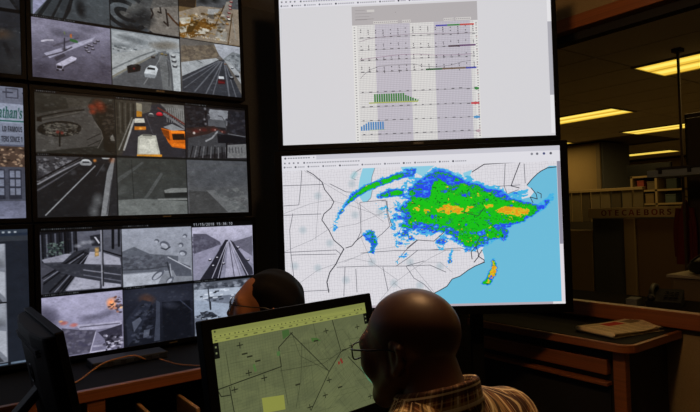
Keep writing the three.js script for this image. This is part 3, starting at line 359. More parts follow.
function deskPage() {
  const c = canvas(1024, 576), g = c.getContext('2d'); g.fillStyle = '#5d6344'; g.fillRect(0, 0, 1024, 576); const R = rng(95);
  speck(g, ['#656b49', '#575d40', '#616746'], [0, 60, 1024, 60, 1024, 576, 0, 576], 160, 20, 60, 96, 0.5);
  g.strokeStyle = 'rgba(38,42,28,0.2)'; g.lineWidth = 1.6; for (let i = 0; i < 34; i++) { g.beginPath(); g.moveTo(0, 70 + i * 15); g.lineTo(430 + (i % 7) * 22, 64 + i * 15); g.stroke(); g.beginPath(); g.moveTo(40 + i * 16, 64); g.lineTo(30 + i * 16, 300 + (i % 5) * 50); g.stroke(); g.beginPath(); g.moveTo(560 + i * 16, 90 + (i % 4) * 40); g.lineTo(740 + i * 14, 400 + (i % 3) * 60); g.stroke(); g.beginPath(); g.moveTo(480, 250 + i * 14); g.lineTo(800 + (i % 5) * 40, 60 + i * 16); g.stroke(); } g.strokeStyle = 'rgba(38,42,28,0.30)'; g.lineWidth = 2; for (let i = 0; i < 46; i++) { const x = R() * 1024, y = 70 + R() * 500, a = R() > 0.5 ? 0.05 : 1.6, L = 60 + R() * 240; g.beginPath(); g.moveTo(x, y); g.lineTo(x + Math.cos(a) * L, y + Math.sin(a) * L); g.stroke(); } for (let i = 0; i < 40; i++) { const x = 560 + R() * 460, y = 120 + R() * 440, a = R() > 0.5 ? 0.95 : -0.6, L = 50 + R() * 160; g.beginPath(); g.moveTo(x, y); g.lineTo(x + Math.cos(a) * L, y + Math.sin(a) * L); g.stroke(); }
  for (const p of [[-1,278,372,246,371,149,469,88], [-1,278,15,313,64,317], [64,280,73,408], [456,88,678,335,520,502], [753,61,783,241], [678,335,782,248,877,232], [830,284,1011,488]]) ln(g, '#23261a', 4.6, p);
  for (const p of [[359,266,651,284,777,247], [522,152,483,333,427,468], [65,115,74,287], [369,248,381,437], [678,332,498,216,466,90], [873,231,1017,163], [614,32,627,187]]) ln(g, 'rgba(35,38,26,0.55)', 3, p);
  poly(g, '#868a42', [232,371,364,386,362,457,232,444]); poly(g, '#3f5c30', [405,69,450,68,450,97,404,114]); poly(g, '#4a6a38', [205,205,217,202,224,238,211,240]); poly(g, '#41602f', [587,137,628,144,653,164,590,159]); poly(g, '#4d7a5c', [910,352,991,426,1003,486,955,442]); poly(g, '#48683a', [356,169,376,167,371,192,353,189]);
  for (const p of [[146,98], [177,238], [261,280], [89,298], [698,117], [934,132], [866,227], [627,450], [516,485], [951,531], [669,379]]) { ln(g, '#1f2217', 4.5, [p[0] - 16, p[1], p[0] + 16, p[1]]); ln(g, '#1f2217', 4.5, [p[0], p[1] - 13, p[0], p[1] + 13]); }
  for (const p of [[194,161], [459,356], [739,432], [237,191], [168,143], [618,158], [808,242]]) { g.fillStyle = '#2a2d1e'; g.fillRect(p[0] - 16, p[1] - 4, 32, 8); }
  for (const p of [[757,305], [780,304], [775,292]]) { g.fillStyle = '#7a2a22'; g.fillRect(p[0] - 7, p[1] - 9, 12, 16); }
  g.fillStyle = '#7c8146'; g.fillRect(0, 0, 1024, 22); g.fillStyle = '#888d4b'; g.fillRect(0, 22, 1024, 42); g.fillStyle = '#7b8046'; g.fillRect(0, 24, 1024, 3); g.fillStyle = '#70753e'; g.fillRect(0, 44, 1024, 2); for (let i = 0; i < 26; i++) { g.fillStyle = '#4a4e2c'; g.fillRect(14 + i * 26 + R() * 8, 32, 7, 6); } for (let i = 0; i < 18; i++) { g.fillStyle = '#585c35'; g.fillRect(12 + i * 54 + R() * 10, 51, 12 + R() * 14, 6); } g.fillStyle = '#33361f'; g.fillRect(16, 7, 9, 9); for (let i = 0; i < 3; i++) g.fillRect(930 + i * 26, 32, 9, 7);
  g.fillStyle = '#0d0f0c'; g.fillRect(0, 64, 32, 74); g.fillRect(996, 64, 28, 62); g.fillStyle = '#6d7350'; g.fillRect(12, 80, 9, 9); g.fillRect(12, 108, 9, 9); g.fillRect(1006, 80, 8, 8); g.fillRect(1006, 102, 8, 8);
  return c;
}
// ------------------------------------------------------------ materials
function woodCanvas(base, dark, seed) {
  const c = canvas(512, 512), g = c.getContext('2d'), R = rng(seed); g.fillStyle = base; g.fillRect(0, 0, 512, 512);
  for (let i = 0; i < 260; i++) { const y = R() * 512; g.strokeStyle = dark; g.globalAlpha = 0.05 + R() * 0.16; g.lineWidth = 0.6 + R() * 3; g.beginPath(); g.moveTo(0, y); for (let x = 0; x <= 512; x += 64) g.lineTo(x, y + Math.sin(x / 512 * 6.283 + i) * 3); g.stroke(); } g.globalAlpha = 1; return c;
}
function noiseCanvas(base, spots, n, seed, s = 3) { const c = canvas(256, 256), g = c.getContext('2d'), R = rng(seed); g.fillStyle = base; g.fillRect(0, 0, 256, 256); for (let i = 0; i < n; i++) { g.fillStyle = spots[Math.floor(R() * spots.length)]; g.globalAlpha = 0.15 + R() * 0.4; g.fillRect(R() * 256, R() * 256, 1 + R() * s, 1 + R() * s); } g.globalAlpha = 1; return c; }
const M = {
  wood: std(0xffffff, 0.42, { map: tex(woodCanvas('#8b5026', '#4a2a12', 301), [1.4, 3]) }),
  woodPale: std(0xffffff, 0.5, { map: tex(woodCanvas('#a9814f', '#6d4a24', 302), [1.4, 3]) }),
  laminate: new THREE.MeshPhysicalMaterial({ roughness: 0.8, specularIntensity: 0.25, map: tex(noiseCanvas('#121314', ['#191b1d', '#0d0e0f'], 5000, 303), [4, 4]) }),
  carcass: std(0x17130f, 0.7),
  wall: std(0xffffff, 0.9, { map: tex(noiseCanvas('#8c7a55', ['#94825c', '#82704c'], 6000, 304), [2, 2]) }),
  wallDark: std(0xffffff, 0.9, { map: tex(noiseCanvas('#333436', ['#3a3b3d', '#2c2d2f'], 6000, 305), [2, 2]) }),
  carpet: std(0xffffff, 1, { map: tex(noiseCanvas('#3c3a38', ['#4a4744', '#2e2c2b', '#45413d'], 14000, 306, 2), [3, 3]) }),
  ceilingTile: std(0xffffff, 0.95, { map: tex(noiseCanvas('#bdb8ae', ['#a49f95', '#c8c3b9', '#8f8a80'], 5000, 307, 2), [2, 2]) }),
  grid: std(0x4a4640, 0.8),
  bezel: new THREE.MeshPhysicalMaterial({ color: 0x07080b, roughness: 0.5, specularIntensity: 0.22 }),
  housing: new THREE.MeshPhysicalMaterial({ color: 0x0b0c0d, roughness: 0.6, specularIntensity: 0.5 }),
  metal: std(0x1b1c1e, 0.45, { metalness: 0.6 }),
  black: std(0x101113, 0.6),
};

// ------------------------------------------------------------ the room
struct('floor', bx(-3.3, 3.02, -0.1, 0, -3.12, 2.2), M.carpet, 'dark carpet floor of the control room');
struct('floor', bx(3.02, 16.2, -0.1, 0, -9.3, 2.2), std(0xffffff, 1, { map: tex(noiseCanvas('#8a7c60', ['#94866a', '#7c6f54', '#85775c'], 14000, 308, 2), [3, 3]) }), 'beige carpet floor of the office');
struct('ceiling', bx(-3.3, 3.0, 2.65, 2.75, -3.1, 2.2), M.ceilingTile, 'ceiling of the control room');
struct('wall_back', bx(-3.3, 3.02, 0, 2.65, -3.12, -2.98), M.wallDark, 'wall behind the video wall');
struct('wall_left', bx(-3.3, -3.16, 0, 2.65, -2.98, 2.2), M.wallDark, 'side wall of the control room');
struct('wall_front', bx(-3.16, 3.02, 0, 2.65, 2.06, 2.2), M.wallDark, 'wall behind the camera');
struct('wall_right', [bx(2.97, 3.07, 0, 0.8, -2.98, 2.06), bx(2.97, 3.07, 2.5, 2.65, -2.98, 2.06), bx(2.97, 3.07, 0.8, 2.5, -2.98, -2.72), bx(2.97, 3.07, 0.8, 2.5, 0.9, 2.06)], M.wall, 'beige partition wall with a wide opening into the office');
struct('trim_1', bx(2.93, 2.99, 0.8, 0.882, -2.72, 0.9, 0.006), M.wood, 'brown wooden sill of the wide opening');
struct('trim_2', bx(2.91, 3.09, 2.43, 2.505, -2.98, 2.06, 0.005), M.wood, 'brown wooden header rail over the wide opening');
struct('trim_3', bx(2.985, 3.055, 2.385, 2.43, -2.72, 0.9), std(0x0c0a08, 0.8), 'dark upper frame of the wide opening');
// office shell
struct('wall_office_far', bx(16, 16.2, 0, 2.65, -9.3, 2.2), M.wall, 'far wall of the office');
struct('wall_office_left', bx(3.07, 16, 0, 2.65, -9.3, -9.1), M.wall, 'side wall of the office');
struct('wall_office_right', bx(3.07, 16, 0, 2.65, 2.06, 2.2), M.wall, 'other side wall of the office');
struct('wall_office_back', bx(2.97, 3.07, 0, 2.65, -9.1, -3.12), M.wall, 'office wall beyond the control room corner');
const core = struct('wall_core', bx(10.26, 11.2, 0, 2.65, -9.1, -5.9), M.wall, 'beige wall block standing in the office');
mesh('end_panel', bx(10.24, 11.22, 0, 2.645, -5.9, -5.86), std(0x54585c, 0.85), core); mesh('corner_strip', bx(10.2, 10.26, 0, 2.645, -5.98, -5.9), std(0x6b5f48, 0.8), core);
const lamps = [[6.8, -4.94], [5.02, -2.55], [9.2, -4.94], [13.4, -7.25], [9.2, -7.34], [6.8, -0.14]];
const slab = struct('ceiling', bx(3.07, 16, 2.68, 2.78, -9.1, 2.06), M.grid, 'office ceiling with a grid of pale tiles');
{
  const g = bx(-0.291, 0.291, 0, 0.014, -0.591, 0.591); let n = 0;
  for (let x = 3.2; x < 14.9; x += 0.6) for (let z = -8.55; z < 0.8; z += 1.2) {
    const cx = x + 0.3, cz = z + 0.6; if (Math.atan2(cx, -cz) * 57.3 < 44 || Math.atan2(cx, -cz) * 57.3 > 92) continue;
    if (lamps.some(([lx, lz]) => Math.abs(lx + 0.3 - cx) < 0.3 && Math.abs(lz + 0.6 - cz) < 0.5)) continue;
    if (cx > 9.9 && cx < 11.6 && cz < -5.2) continue;
    const t = mesh('ceiling_tile', g, M.ceilingTile, slab); t.position.set(cx, 2.65, cz); n++;
  }
}

// ------------------------------------------------------------ ceiling lamps
function glow(color, k) { return new THREE.MeshStandardMaterial({ color: 0x000000, emissive: color, emissiveIntensity: k, roughness: 0.6 }); }
const lampCanvas = (() => { const c = canvas(64, 256), g = c.getContext('2d'); g.fillStyle = '#ecc244'; g.fillRect(0, 0, 64, 256); for (const x of [14, 44]) { g.fillStyle = '#ffe468'; g.fillRect(x - 5, 4, 12, 248); } g.fillStyle = '#c2922a'; g.fillRect(29, 0, 5, 256); g.fillRect(0, 0, 3, 256); g.fillRect(61, 0, 3, 256); return c; })();
const lampGlow = new THREE.MeshStandardMaterial({ color: 0x000000, emissive: 0xffffff, emissiveMap: tex(lampCanvas), emissiveIntensity: 1.1, roughness: 0.6 });
function ceilingLamp(x, z, label, mat, color, k, w = 0.58, d = 1.18) {
  const t = thing('ceiling_light', label, 'ceiling light', [x + w / 2, 2.65, z + d / 2], 0, 'ceiling lamps');
  mesh('frame', [bx(-w / 2 - 0.02, w / 2 + 0.02, -0.016, 0.03, -d / 2 - 0.02, -d / 2), bx(-w / 2 - 0.02, w / 2 + 0.02, -0.016, 0.03, d / 2, d / 2 + 0.02), bx(-w / 2 - 0.02, -w / 2, -0.016, 0.03, -d / 2, d / 2), bx(w / 2, w / 2 + 0.02, -0.016, 0.03, -d / 2, d / 2)], std(0x8a857a, 0.6), t);
  const pg = new THREE.PlaneGeometry(w, d); pg.rotateX(Math.PI / 2); pg.translate(0, -0.008, 0); mesh('lamp_diffuser', pg, mat, t); mesh('lamp_housing', bx(-w / 2, w / 2, -0.002, 0.028, -d / 2, d / 2), std(0x8a857a, 0.6), t);
  const l = new THREE.RectAreaLight(color, k, w, d); l.position.set(0, -0.03, 0); l.lookAt(l.position.x, -5, 0); l.rotation.set(-Math.PI / 2, 0, 0); t.add(l);
  return t;
}
const lampText = ['glowing yellow ceiling light left of the beige wall block, touching the upper display', 'nearest glowing ceiling light, crossed by the thin pole', 'long glowing ceiling light right of the beige wall block', 'farthest and lowest thin glowing ceiling light', 'small sliver of glowing ceiling light beside the lower display corner', 'ceiling light further along the office, outside the view'];
lamps.slice(0, 6).forEach(([x, z], i) => ceilingLamp(x, z, lampText[i], lampGlow, 0xffd488, 4.8));
{ // the control room's own small globe lamp, above the seated man and outside the photo
  const t = thing('globe_lamp', 'small warm globe lamp on the control room ceiling above the seated man', 'lamp', [1.0, 2.65, -1.0]);
  mesh('base', cyl(0.07, 0.07, 0.03, 0, -0.03, 0), M.metal, t); mesh('stem', cyl(0.012, 0.012, 0.06, 0, -0.08, 0), M.metal, t);
  const s = new THREE.SphereGeometry(0.1, 28, 18); s.translate(0, -0.17, 0); mesh('lamp_globe', s, glow(0xffc68a, 1.0), t);
  const l = new THREE.PointLight(0xffc68a, 2.5); l.position.set(0, -0.17, 0); l.shadow.radius = 4; l.castShadow = true; t.add(l);
}

// ------------------------------------------------------------ displays
function frameGeo(w, h, b, bb, depth, bt = b) {   // ring of bezel around a w by h picture, front at z = 0.004
  const s = new THREE.Shape(); const X = w / 2 + b, Y0 = -h / 2 - bb, Y1 = h / 2 + bt, r = 0.006;
  s.moveTo(-X + r, Y0); s.lineTo(X - r, Y0); s.quadraticCurveTo(X, Y0, X, Y0 + r); s.lineTo(X, Y1 - r); s.quadraticCurveTo(X, Y1, X - r, Y1); s.lineTo(-X + r, Y1); s.quadraticCurveTo(-X, Y1, -X, Y1 - r); s.lineTo(-X, Y0 + r); s.quadraticCurveTo(-X, Y0, -X + r, Y0);
  const o = new THREE.Path(); o.moveTo(-w / 2, -h / 2); o.lineTo(-w / 2, h / 2); o.lineTo(w / 2, h / 2); o.lineTo(w / 2, -h / 2); o.closePath(); s.holes.push(o);
  const g = new THREE.ExtrudeGeometry(s, { depth: depth - 0.004, bevelEnabled: true, bevelThickness: 0.002, bevelSize: 0.0015, bevelOffset: -0.0015, bevelSegments: 2 }); g.translate(0, 0, -depth + 0.006); return g;
}
function display(t, w, h, b, bb, depth, pic, avg, k, bulge = 0.03, bt = b) {
  mesh('bezel', frameGeo(w, h, b, bb, depth, bt), M.bezel, t);
  const m = new THREE.MeshPhysicalMaterial({ color: 0x020202, roughness: 0.5, specularIntensity: 0.35, emissive: 0xffffff, emissiveMap: tex(pic), emissiveIntensity: 1 });
  mesh('screen', new THREE.PlaneGeometry(w + 0.002, h + 0.002), m, t);
  const body = new RoundedBoxGeometry(w * 0.96, h * 0.94, depth + bulge, 2, 0.012); body.translate(0, 0, -0.004 - (depth + bulge) / 2); mesh('housing', body, M.housing, t);
  const l = new THREE.RectAreaLight(avg, k, w, h); l.position.set(0, 0, 0.012); l.rotation.y = Math.PI; t.add(l);
}
function logo(t, text, x, y, z, h, color, turn) { const c = canvas(256, 64), g = c.getContext('2d'); g.fillStyle = '#0d0e11'; g.fillRect(0, 0, 256, 64); g.fillStyle = color; g.font = 'bold 44px sans-serif'; g.textAlign = 'center'; g.fillText(text, 128, 48); const m = mesh('logo', new THREE.PlaneGeometry(h * 4, h), std(0xffffff, 0.5, { map: tex(c) }), t); m.position.set(x, y, z); if (turn) m.rotation.y = turn; return m; }
const rowY = [2.374, 1.736, 1.1153], rowZ = [-2.8803, -2.831, -2.7799], rowYaw = [-0.0078, 0, 0.0116], rowTilt = [0.0191, 0.0197, 0.0016];
const wallText = [['top wall display showing six snowy highway camera views', 'middle wall display with dark camera views, a roundabout and an orange bus', 'bottom wall display of camera views with a date and time stamp'], ['top display at the left edge of the photo, showing dark camera views', 'left edge display showing a storefront with painted signs', 'left edge display with a blank dark panel, behind the black monitor']];
const avgs = [[0x6c6c70, 0x3c3b3a, 0x6a6c78], [0x2a2d31, 0x666a78, 0x3c4148]];
for (let col = 0; col < 2; col++) for (let r = 0; r < 3; r++) {
  const t = thing('video_wall_display', wallText[col][r], 'display', [0.845 - 1.0631 * col, rowY[r], rowZ[r]], 0, 'video wall displays');
  t.rotation.set(-rowTilt[r], rowYaw[r], 0, 'YXZ');
  const pic = photo(col ? videoSide(r) : [videoTop, videoMiddle, videoBottom][r](), 1, r === 2 ? 0.13 : 0.18, r === 2 ? 0.92 : 0.92, 400 + r);
  display(t, 1.018, 0.5726, 0.0208, 0.0208, 0.05, pic, avgs[col][r], 0.5, 0.01); logo(t, 'SAMSUNG', 0.06, -0.5726 / 2 - 0.0105, 0.0068, 0.0115, '#8f7b4e');
  mesh('wall_bracket', [bx(-0.2, 0.2, -0.2, 0.2, rowZ[2] - 0.2 - rowZ[r] - 0.0, -0.05), bx(-0.25, -0.18, -0.22, 0.22, -0.16, -0.05), bx(0.18, 0.25, -0.22, 0.22, -0.16, -0.05)], M.metal, t);
}
{
  const t = thing('large_display', 'large lower display showing a weather radar map in a browser', 'display', [1.893, 1.338, -2.031], -0.688);
  display(t, 1.3562, 0.76286, 0.036, 0.042, 0.05, radarPage(), 0xa9b7bf, 0.45, 0.03, 0.024); logo(t, 'SAMSUNG', 0, -0.76286 / 2 - 0.016, 0.0068, 0.013, '#5a5f68');
  const u = thing('large_display', 'large upper display showing a white page with a weather chart', 'display', [1.927, 2.159, -2.068], -0.6663);
  display(u, 1.3562, 0.76286, 0.024, 0.026, 0.05, chartPage(), 0xcfcdd0, 0.45, 0.03); logo(u, 'SAMSUNG', 0, -0.76286 / 2 - 0.014, 0.0068, 0.013, '#5a5f68');
  const s = thing('display_stand', 'black steel floor stand carrying the two large displays', 'stand', [1.893, 0, -2.031], -0.688);
  for (const x of [-0.28, 0.28]) { mesh('post', bx(x - 0.03, x + 0.03, 0.05, 2.5, -0.21, -0.155, 0.004), M.metal, s); mesh('foot', bx(x - 0.035, x + 0.035, 0, 0.05, -0.34, 0.18, 0.006), M.metal, s); }
  for (const y of [0.3, 1.34, 2.16]) mesh('crossbar', bx(-0.34, 0.34, y - 0.04, y + 0.04, -0.157, y > 2 ? -0.15 : -0.09), M.metal, s);
}
{
  const t = thing('desktop_monitor', 'tilted black desktop monitor showing a yellowish green street map', 'monitor', [0.769, 1.012, -1.297], 0.1163);
  t.rotation.set(-0.183, 0.1163, 0, 'YXZ');
  display(t, 0.51, 0.287, 0.026, 0.03, 0.03, deskPage(), 0x6b7048, 0.5, 0.03);
  const neck = bx(-0.035, 0.035, -0.27, 0.06, -0.1, -0.06, 0.01); neck.rotateX(0.183); mesh('stand_neck', neck, M.black, t);
  const base = bx(-0.13, 0.13, -0.008, 0.008, -0.09, 0.09, 0.006); base.rotateX(0.183); base.translate(0, -0.268, -0.05); mesh('stand_base', base, M.black, t);
}
{ // monitor seen from behind at the lower left
  const t = thing('desktop_monitor', 'black monitor seen from behind at the lower left corner', 'monitor', [0.262, 0.978, -1.89], Math.PI / 2 + 0.02);
  mesh('bezel', frameGeo(0.53, 0.298, 0.02, 0.022, 0.022), M.bezel, t); mesh('screen', new THREE.PlaneGeometry(0.532, 0.3), new THREE.MeshStandardMaterial({ color: 0x050505, roughness: 0.3, emissive: 0x30363c, emissiveIntensity: 0.6 }), t);
  const l = new THREE.RectAreaLight(0x60707c, 0.12, 0.53, 0.298); l.position.z = 0.012; l.rotation.y = Math.PI; t.children[1].add(l);
  const s = new THREE.Shape(); s.moveTo(-0.27, 0.0); s.lineTo(0.27, 0.0); s.quadraticCurveTo(0.265, -0.016, 0.24, -0.022); s.lineTo(0.12, -0.036); s.lineTo(-0.12, -0.036); s.lineTo(-0.24, -0.022); s.quadraticCurveTo(-0.265, -0.016, -0.27, 0);
  const hg = new THREE.ExtrudeGeometry(s, { depth: 0.3, bevelEnabled: true, bevelThickness: 0.01, bevelSize: 0.006, bevelSegments: 2 }); hg.rotateX(Math.PI / 2); hg.translate(0, 0.15, 0); hg.scale(1, 1, 1); const hg2 = hg.clone(); hg2.translate(0, 0, -0.016);
  mesh('housing', hg2, M.housing, t);
  for (let i = 0; i < 3; i++) mesh('vent', bx(-0.2 + 0.0 * i, 0.2, 0.118 - i * 0.008, 0.121 - i * 0.008, -0.0595, -0.04), M.black, t);
  const ring = new THREE.TorusGeometry(0.026, 0.0025, 8, 32); ring.translate(0, 0.02, -0.059); const e = mesh('emblem', ring, std(0x3c4046, 0.35, { metalness: 0.5 }), t);
  t.children.forEach(m => { m.rotation.x = -0.17; });
  logo(e, 'DELL', 0, 0.02, -0.0592, 0.0125, '#5a6068', Math.PI);
  mesh('stand_neck', (() => { const g = new RoundedBoxGeometry(0.06, 0.3, 0.024, 2, 0.006); g.rotateX(0.75); g.translate(0, -0.122, -0.12); return g; })(), M.black, t); mesh('stand_base', bx(-0.12, 0.12, -0.2475, -0.232, -0.34, -0.12, 0.006), M.black, t);
}

// ------------------------------------------------------------ desks
function slabGeo(pts, y0, y1, bev = 0.003) { const s = new THREE.Shape(); pts.forEach(([x, z], i) => (i ? s.lineTo(x, -z) : s.moveTo(x, -z))); const g = new THREE.ExtrudeGeometry(s, { depth: y1 - y0 - 2 * bev, bevelEnabled: true, bevelThickness: bev, bevelSize: bev, bevelOffset: -bev, bevelSegments: 2 }); g.rotateX(-Math.PI / 2); g.translate(0, y0 + bev, 0); return metres(g); }
function roundedTop(x0, x1, z0, z1, r, inset) { const p = [[x1 - inset * 0, z0 + inset], [x0 + inset, z0 + inset]]; const cx = x0 + r, cz = z1 - r, q = r - inset; for (let i = 0; i <= 10; i++) { const a = Math.PI + i / 10 * -Math.PI / 2; p.push([cx + Math.cos(a) * q, cz + Math.sin(a) * -1 * -q * -1]); } p.push([x1, z1 - inset]); return p; }
{
  const d = thing('corner_desk', 'brown wooden desk under the opening, holding the folded newspaper', 'desk', [0, 0, 0]);
  const pts = inset => { const p = [[2.95, -2.28], [2.46 + inset, -2.28]]; const r = 0.07, cx = 2.46 + r, cz = -1.315 - r, q = r - inset; for (let i = 0; i <= 10; i++) { const a = i / 10 * Math.PI / 2; p.push([cx - Math.cos(a) * q, cz + Math.sin(a) * q]); } p.push([2.95, -1.315 - inset]); return p; };
  mesh('top_edge', slabGeo(pts(0), 0.752, 0.79, 0.004), M.wood, d); mesh('desktop', slabGeo(pts(0.018), 0.79, 0.7925, 0.0008), M.laminate, d);
  mesh('carcass', [bx(2.54, 2.95, 0.02, 0.75, -2.27, -1.44)], M.carcass, d);
  for (const [a, b] of [[-2.22, -1.455]]) { const w = mesh('drawer', bx(2.505, 2.54, 0.625, 0.697, a, b, 0.004), M.wood, d); mesh('drawer_lip', bx(2.495, 2.54, 0.575, 0.592, a, b + 0.005, 0.003), M.wood, w); mesh('drawer_panel', bx(2.53, 2.545, 0.1, 0.57, a, b, 0.003), M.carcass, w); }
  mesh('end_panel', bx(2.505, 2.545, 0, 0.752, -1.425, -1.365, 0.004), M.wood, d); mesh('side_panel', bx(2.545, 2.95, 0.0, 0.752, -1.42, -1.39), M.carcass, d);
  const w = thing('wall_desk', 'long desk with an orange brown wooden front edge under the video wall', 'desk', [0, 0, 0]);
  mesh('desktop', bx(-2.0, 1.25, 0.765, 0.79, -2.97, -2.315), M.laminate, w); mesh('front_edge', bx(-2.0, 1.25, 0.75, 0.794, -2.32, -2.292, 0.004), M.wood, w); mesh('back_panel', bx(-2.0, 1.24, 0, 0.765, -2.96, -2.93), M.carcass, w);
  for (const x of [-1.3, 0.42]) mesh('leg_panel', bx(x, x + 0.065, 0, 0.75, -2.34, -2.3, 0.004), M.wood, w);
  for (const x of [-1.98, 1.2]) mesh('end_panel', bx(x, x + 0.03, 0, 0.765, -2.93, -2.34), M.carcass, w);
  const dr = mesh('drawer', bx(0.62, 0.79, 0.6, 0.62, -2.36, -2.12), M.carcass, w); for (const x of [0.61, 0.775]) mesh('drawer_side', bx(x, x + 0.016, 0.6, 0.69, -2.36, -2.13, 0.003), M.woodPale, dr);
  const f = thing('console_desk', 'low dark console desk under the map monitor, mostly below the photo edge', 'desk', [0, 0, 0]);
  mesh('desktop', bx(0.15, 1.5, 0.7, 0.73, -1.41, -0.96, 0.004), M.laminate, f); for (const x of [0.18, 1.44]) mesh('leg', bx(x, x + 0.03, 0, 0.7, -1.38, -1.0), M.carcass, f);
  const k = thing('side_desk', 'small dark desk under the black monitor at the lower left', 'desk', [0, 0, 0]);
  mesh('desktop', bx(-0.35, 0.42, 0.7, 0.73, -2.1, -1.5, 0.004), M.laminate, k); for (const x of [-0.33, 0.37]) mesh('leg', bx(x, x + 0.03, 0, 0.7, -2.06, -1.54), M.carcass, k);
}

// ------------------------------------------------------------ things on the desks
{ // folded newspaper
  const c = canvas(512, 320), g = c.getContext('2d'), R = rng(501); g.fillStyle = '#d9c595'; g.fillRect(0, 0, 512, 320);
  for (let k = 0; k < 6; k++) for (let i = 0; i < 26; i++) { g.fillStyle = `rgba(70,58,40,${0.25 + R() * 0.35})`; g.fillRect(16 + k * 82, 96 + i * 8.4, 50 + R() * 20, 3.4); }
  g.fillStyle = '#b3231c'; g.fillRect(180, 24, 170, 90); g.fillStyle = '#8d7a55'; g.fillRect(20, 24, 170, 12); g.fillRect(20, 48, 150, 9); g.fillStyle = '#7b6a49'; g.fillRect(380, 40, 112, 90);
  const paper = std(0xffffff, 0.9, { map: tex(c), side: THREE.DoubleSide });
  const n = thing('newspaper', 'folded newspaper with a red printed block lying on the corner desk', 'newspaper', [2.572, 0.7925, -1.545], -0.2);
  for (let k = 0; k < 4; k++) { // nested folded sheets: lower leaf, round fold, upper leaf
    const r = 0.0125 - k * 0.0026, len = 0.355 - k * 0.014, pos = [], uv = [], ix = [], nu = 30, nv = 12, wd = 0.225 + (k % 2) * 0.008;
    for (let i = 0; i <= nu; i++) for (let j = 0; j <= nv; j++) {
      const t = i / nu, v = j / nv; let x, y;
      if (t < 0.35) { x = len * (1 - t / 0.35) * (0.97 - 0.03 * k); y = 0.0006 + k * 0.0014; } else if (t < 0.6) { const a = (t - 0.35) / 0.25 * Math.PI; x = -Math.sin(a) * r; y = 0.0126 - Math.cos(a) * (r - 0.0004) + 0.0003; } else { const q = (t - 0.6) / 0.4; x = q * (len + 0.03 - v * 0.06); y = 0.0126 + (r) * (1 - 0.45 * q) - 0.003 * Math.sin(q * 3.1) + 0.007 * q * Math.sin(v * 5 + k) * q + (q > 0.9 ? (q - 0.9) * 0.09 * v : 0); y = Math.max(y, 0.0064 + k * -0.0012); }
      pos.push(x, y, (v - 0.5) * wd); uv.push(Math.min(1, Math.max(0, x / 0.36)), t < 0.5 ? v * 0.3 : 1 - v);
    }
    for (let i = 0; i < nu; i++) for (let j = 0; j < nv; j++) { const a = i * (nv + 1) + j, b = a + nv + 1; ix.push(a, a + 1, b, b, a + 1, b + 1); }
    const ge = new THREE.BufferGeometry(); ge.setAttribute('position', new THREE.Float32BufferAttribute(pos, 3)); ge.setAttribute('uv', new THREE.Float32BufferAttribute(uv, 2)); ge.setIndex(ix); ge.computeVertexNormals(); mesh('sheet', ge, paper, n);
  }
}
{ // cables and small boxes on the long desk
  const cm = std(0xa5671f, 0.5), cm2 = std(0x8a5a2c, 0.5);
  tag(mesh('cable', tube([[0.34, 0.796, -2.37], [0.433, 0.797, -2.47], [0.479, 0.815, -2.5], [0.529, 0.833, -2.52], [0.589, 0.838, -2.54], [0.662, 0.834, -2.56], [0.72, 0.8, -2.6]], 0.0035, 40), cm), 'thin orange cable arching above the long desk edge, left of the other cable', 'cable');
  tag(mesh('cable', tube([[0.752, 0.815, -2.5], [0.8, 0.8, -2.42], [0.86, 0.796, -2.345], [0.89, 0.797, -2.3], [0.91, 0.76, -2.283], [0.915, 0.7, -2.284]], 0.003, 40), cm2), 'thin brown cable hanging over the long desk edge beside the map monitor', 'cable');
  const t = thing('cable_box', 'small black box on the long desk under the bottom wall display', 'box', [0.66, 0.79, -2.66]);
  mesh('case', bx(-0.16, 0.16, 0.0, 0.03, -0.06, 0.06, 0.005), M.black, t); for (let i = 0; i < 5; i++) mesh('port', bx(-0.13 + i * 0.055, -0.1 + i * 0.055, 0.008, 0.022, 0.06, 0.064), std(0x2c2d30, 0.4), t);
}

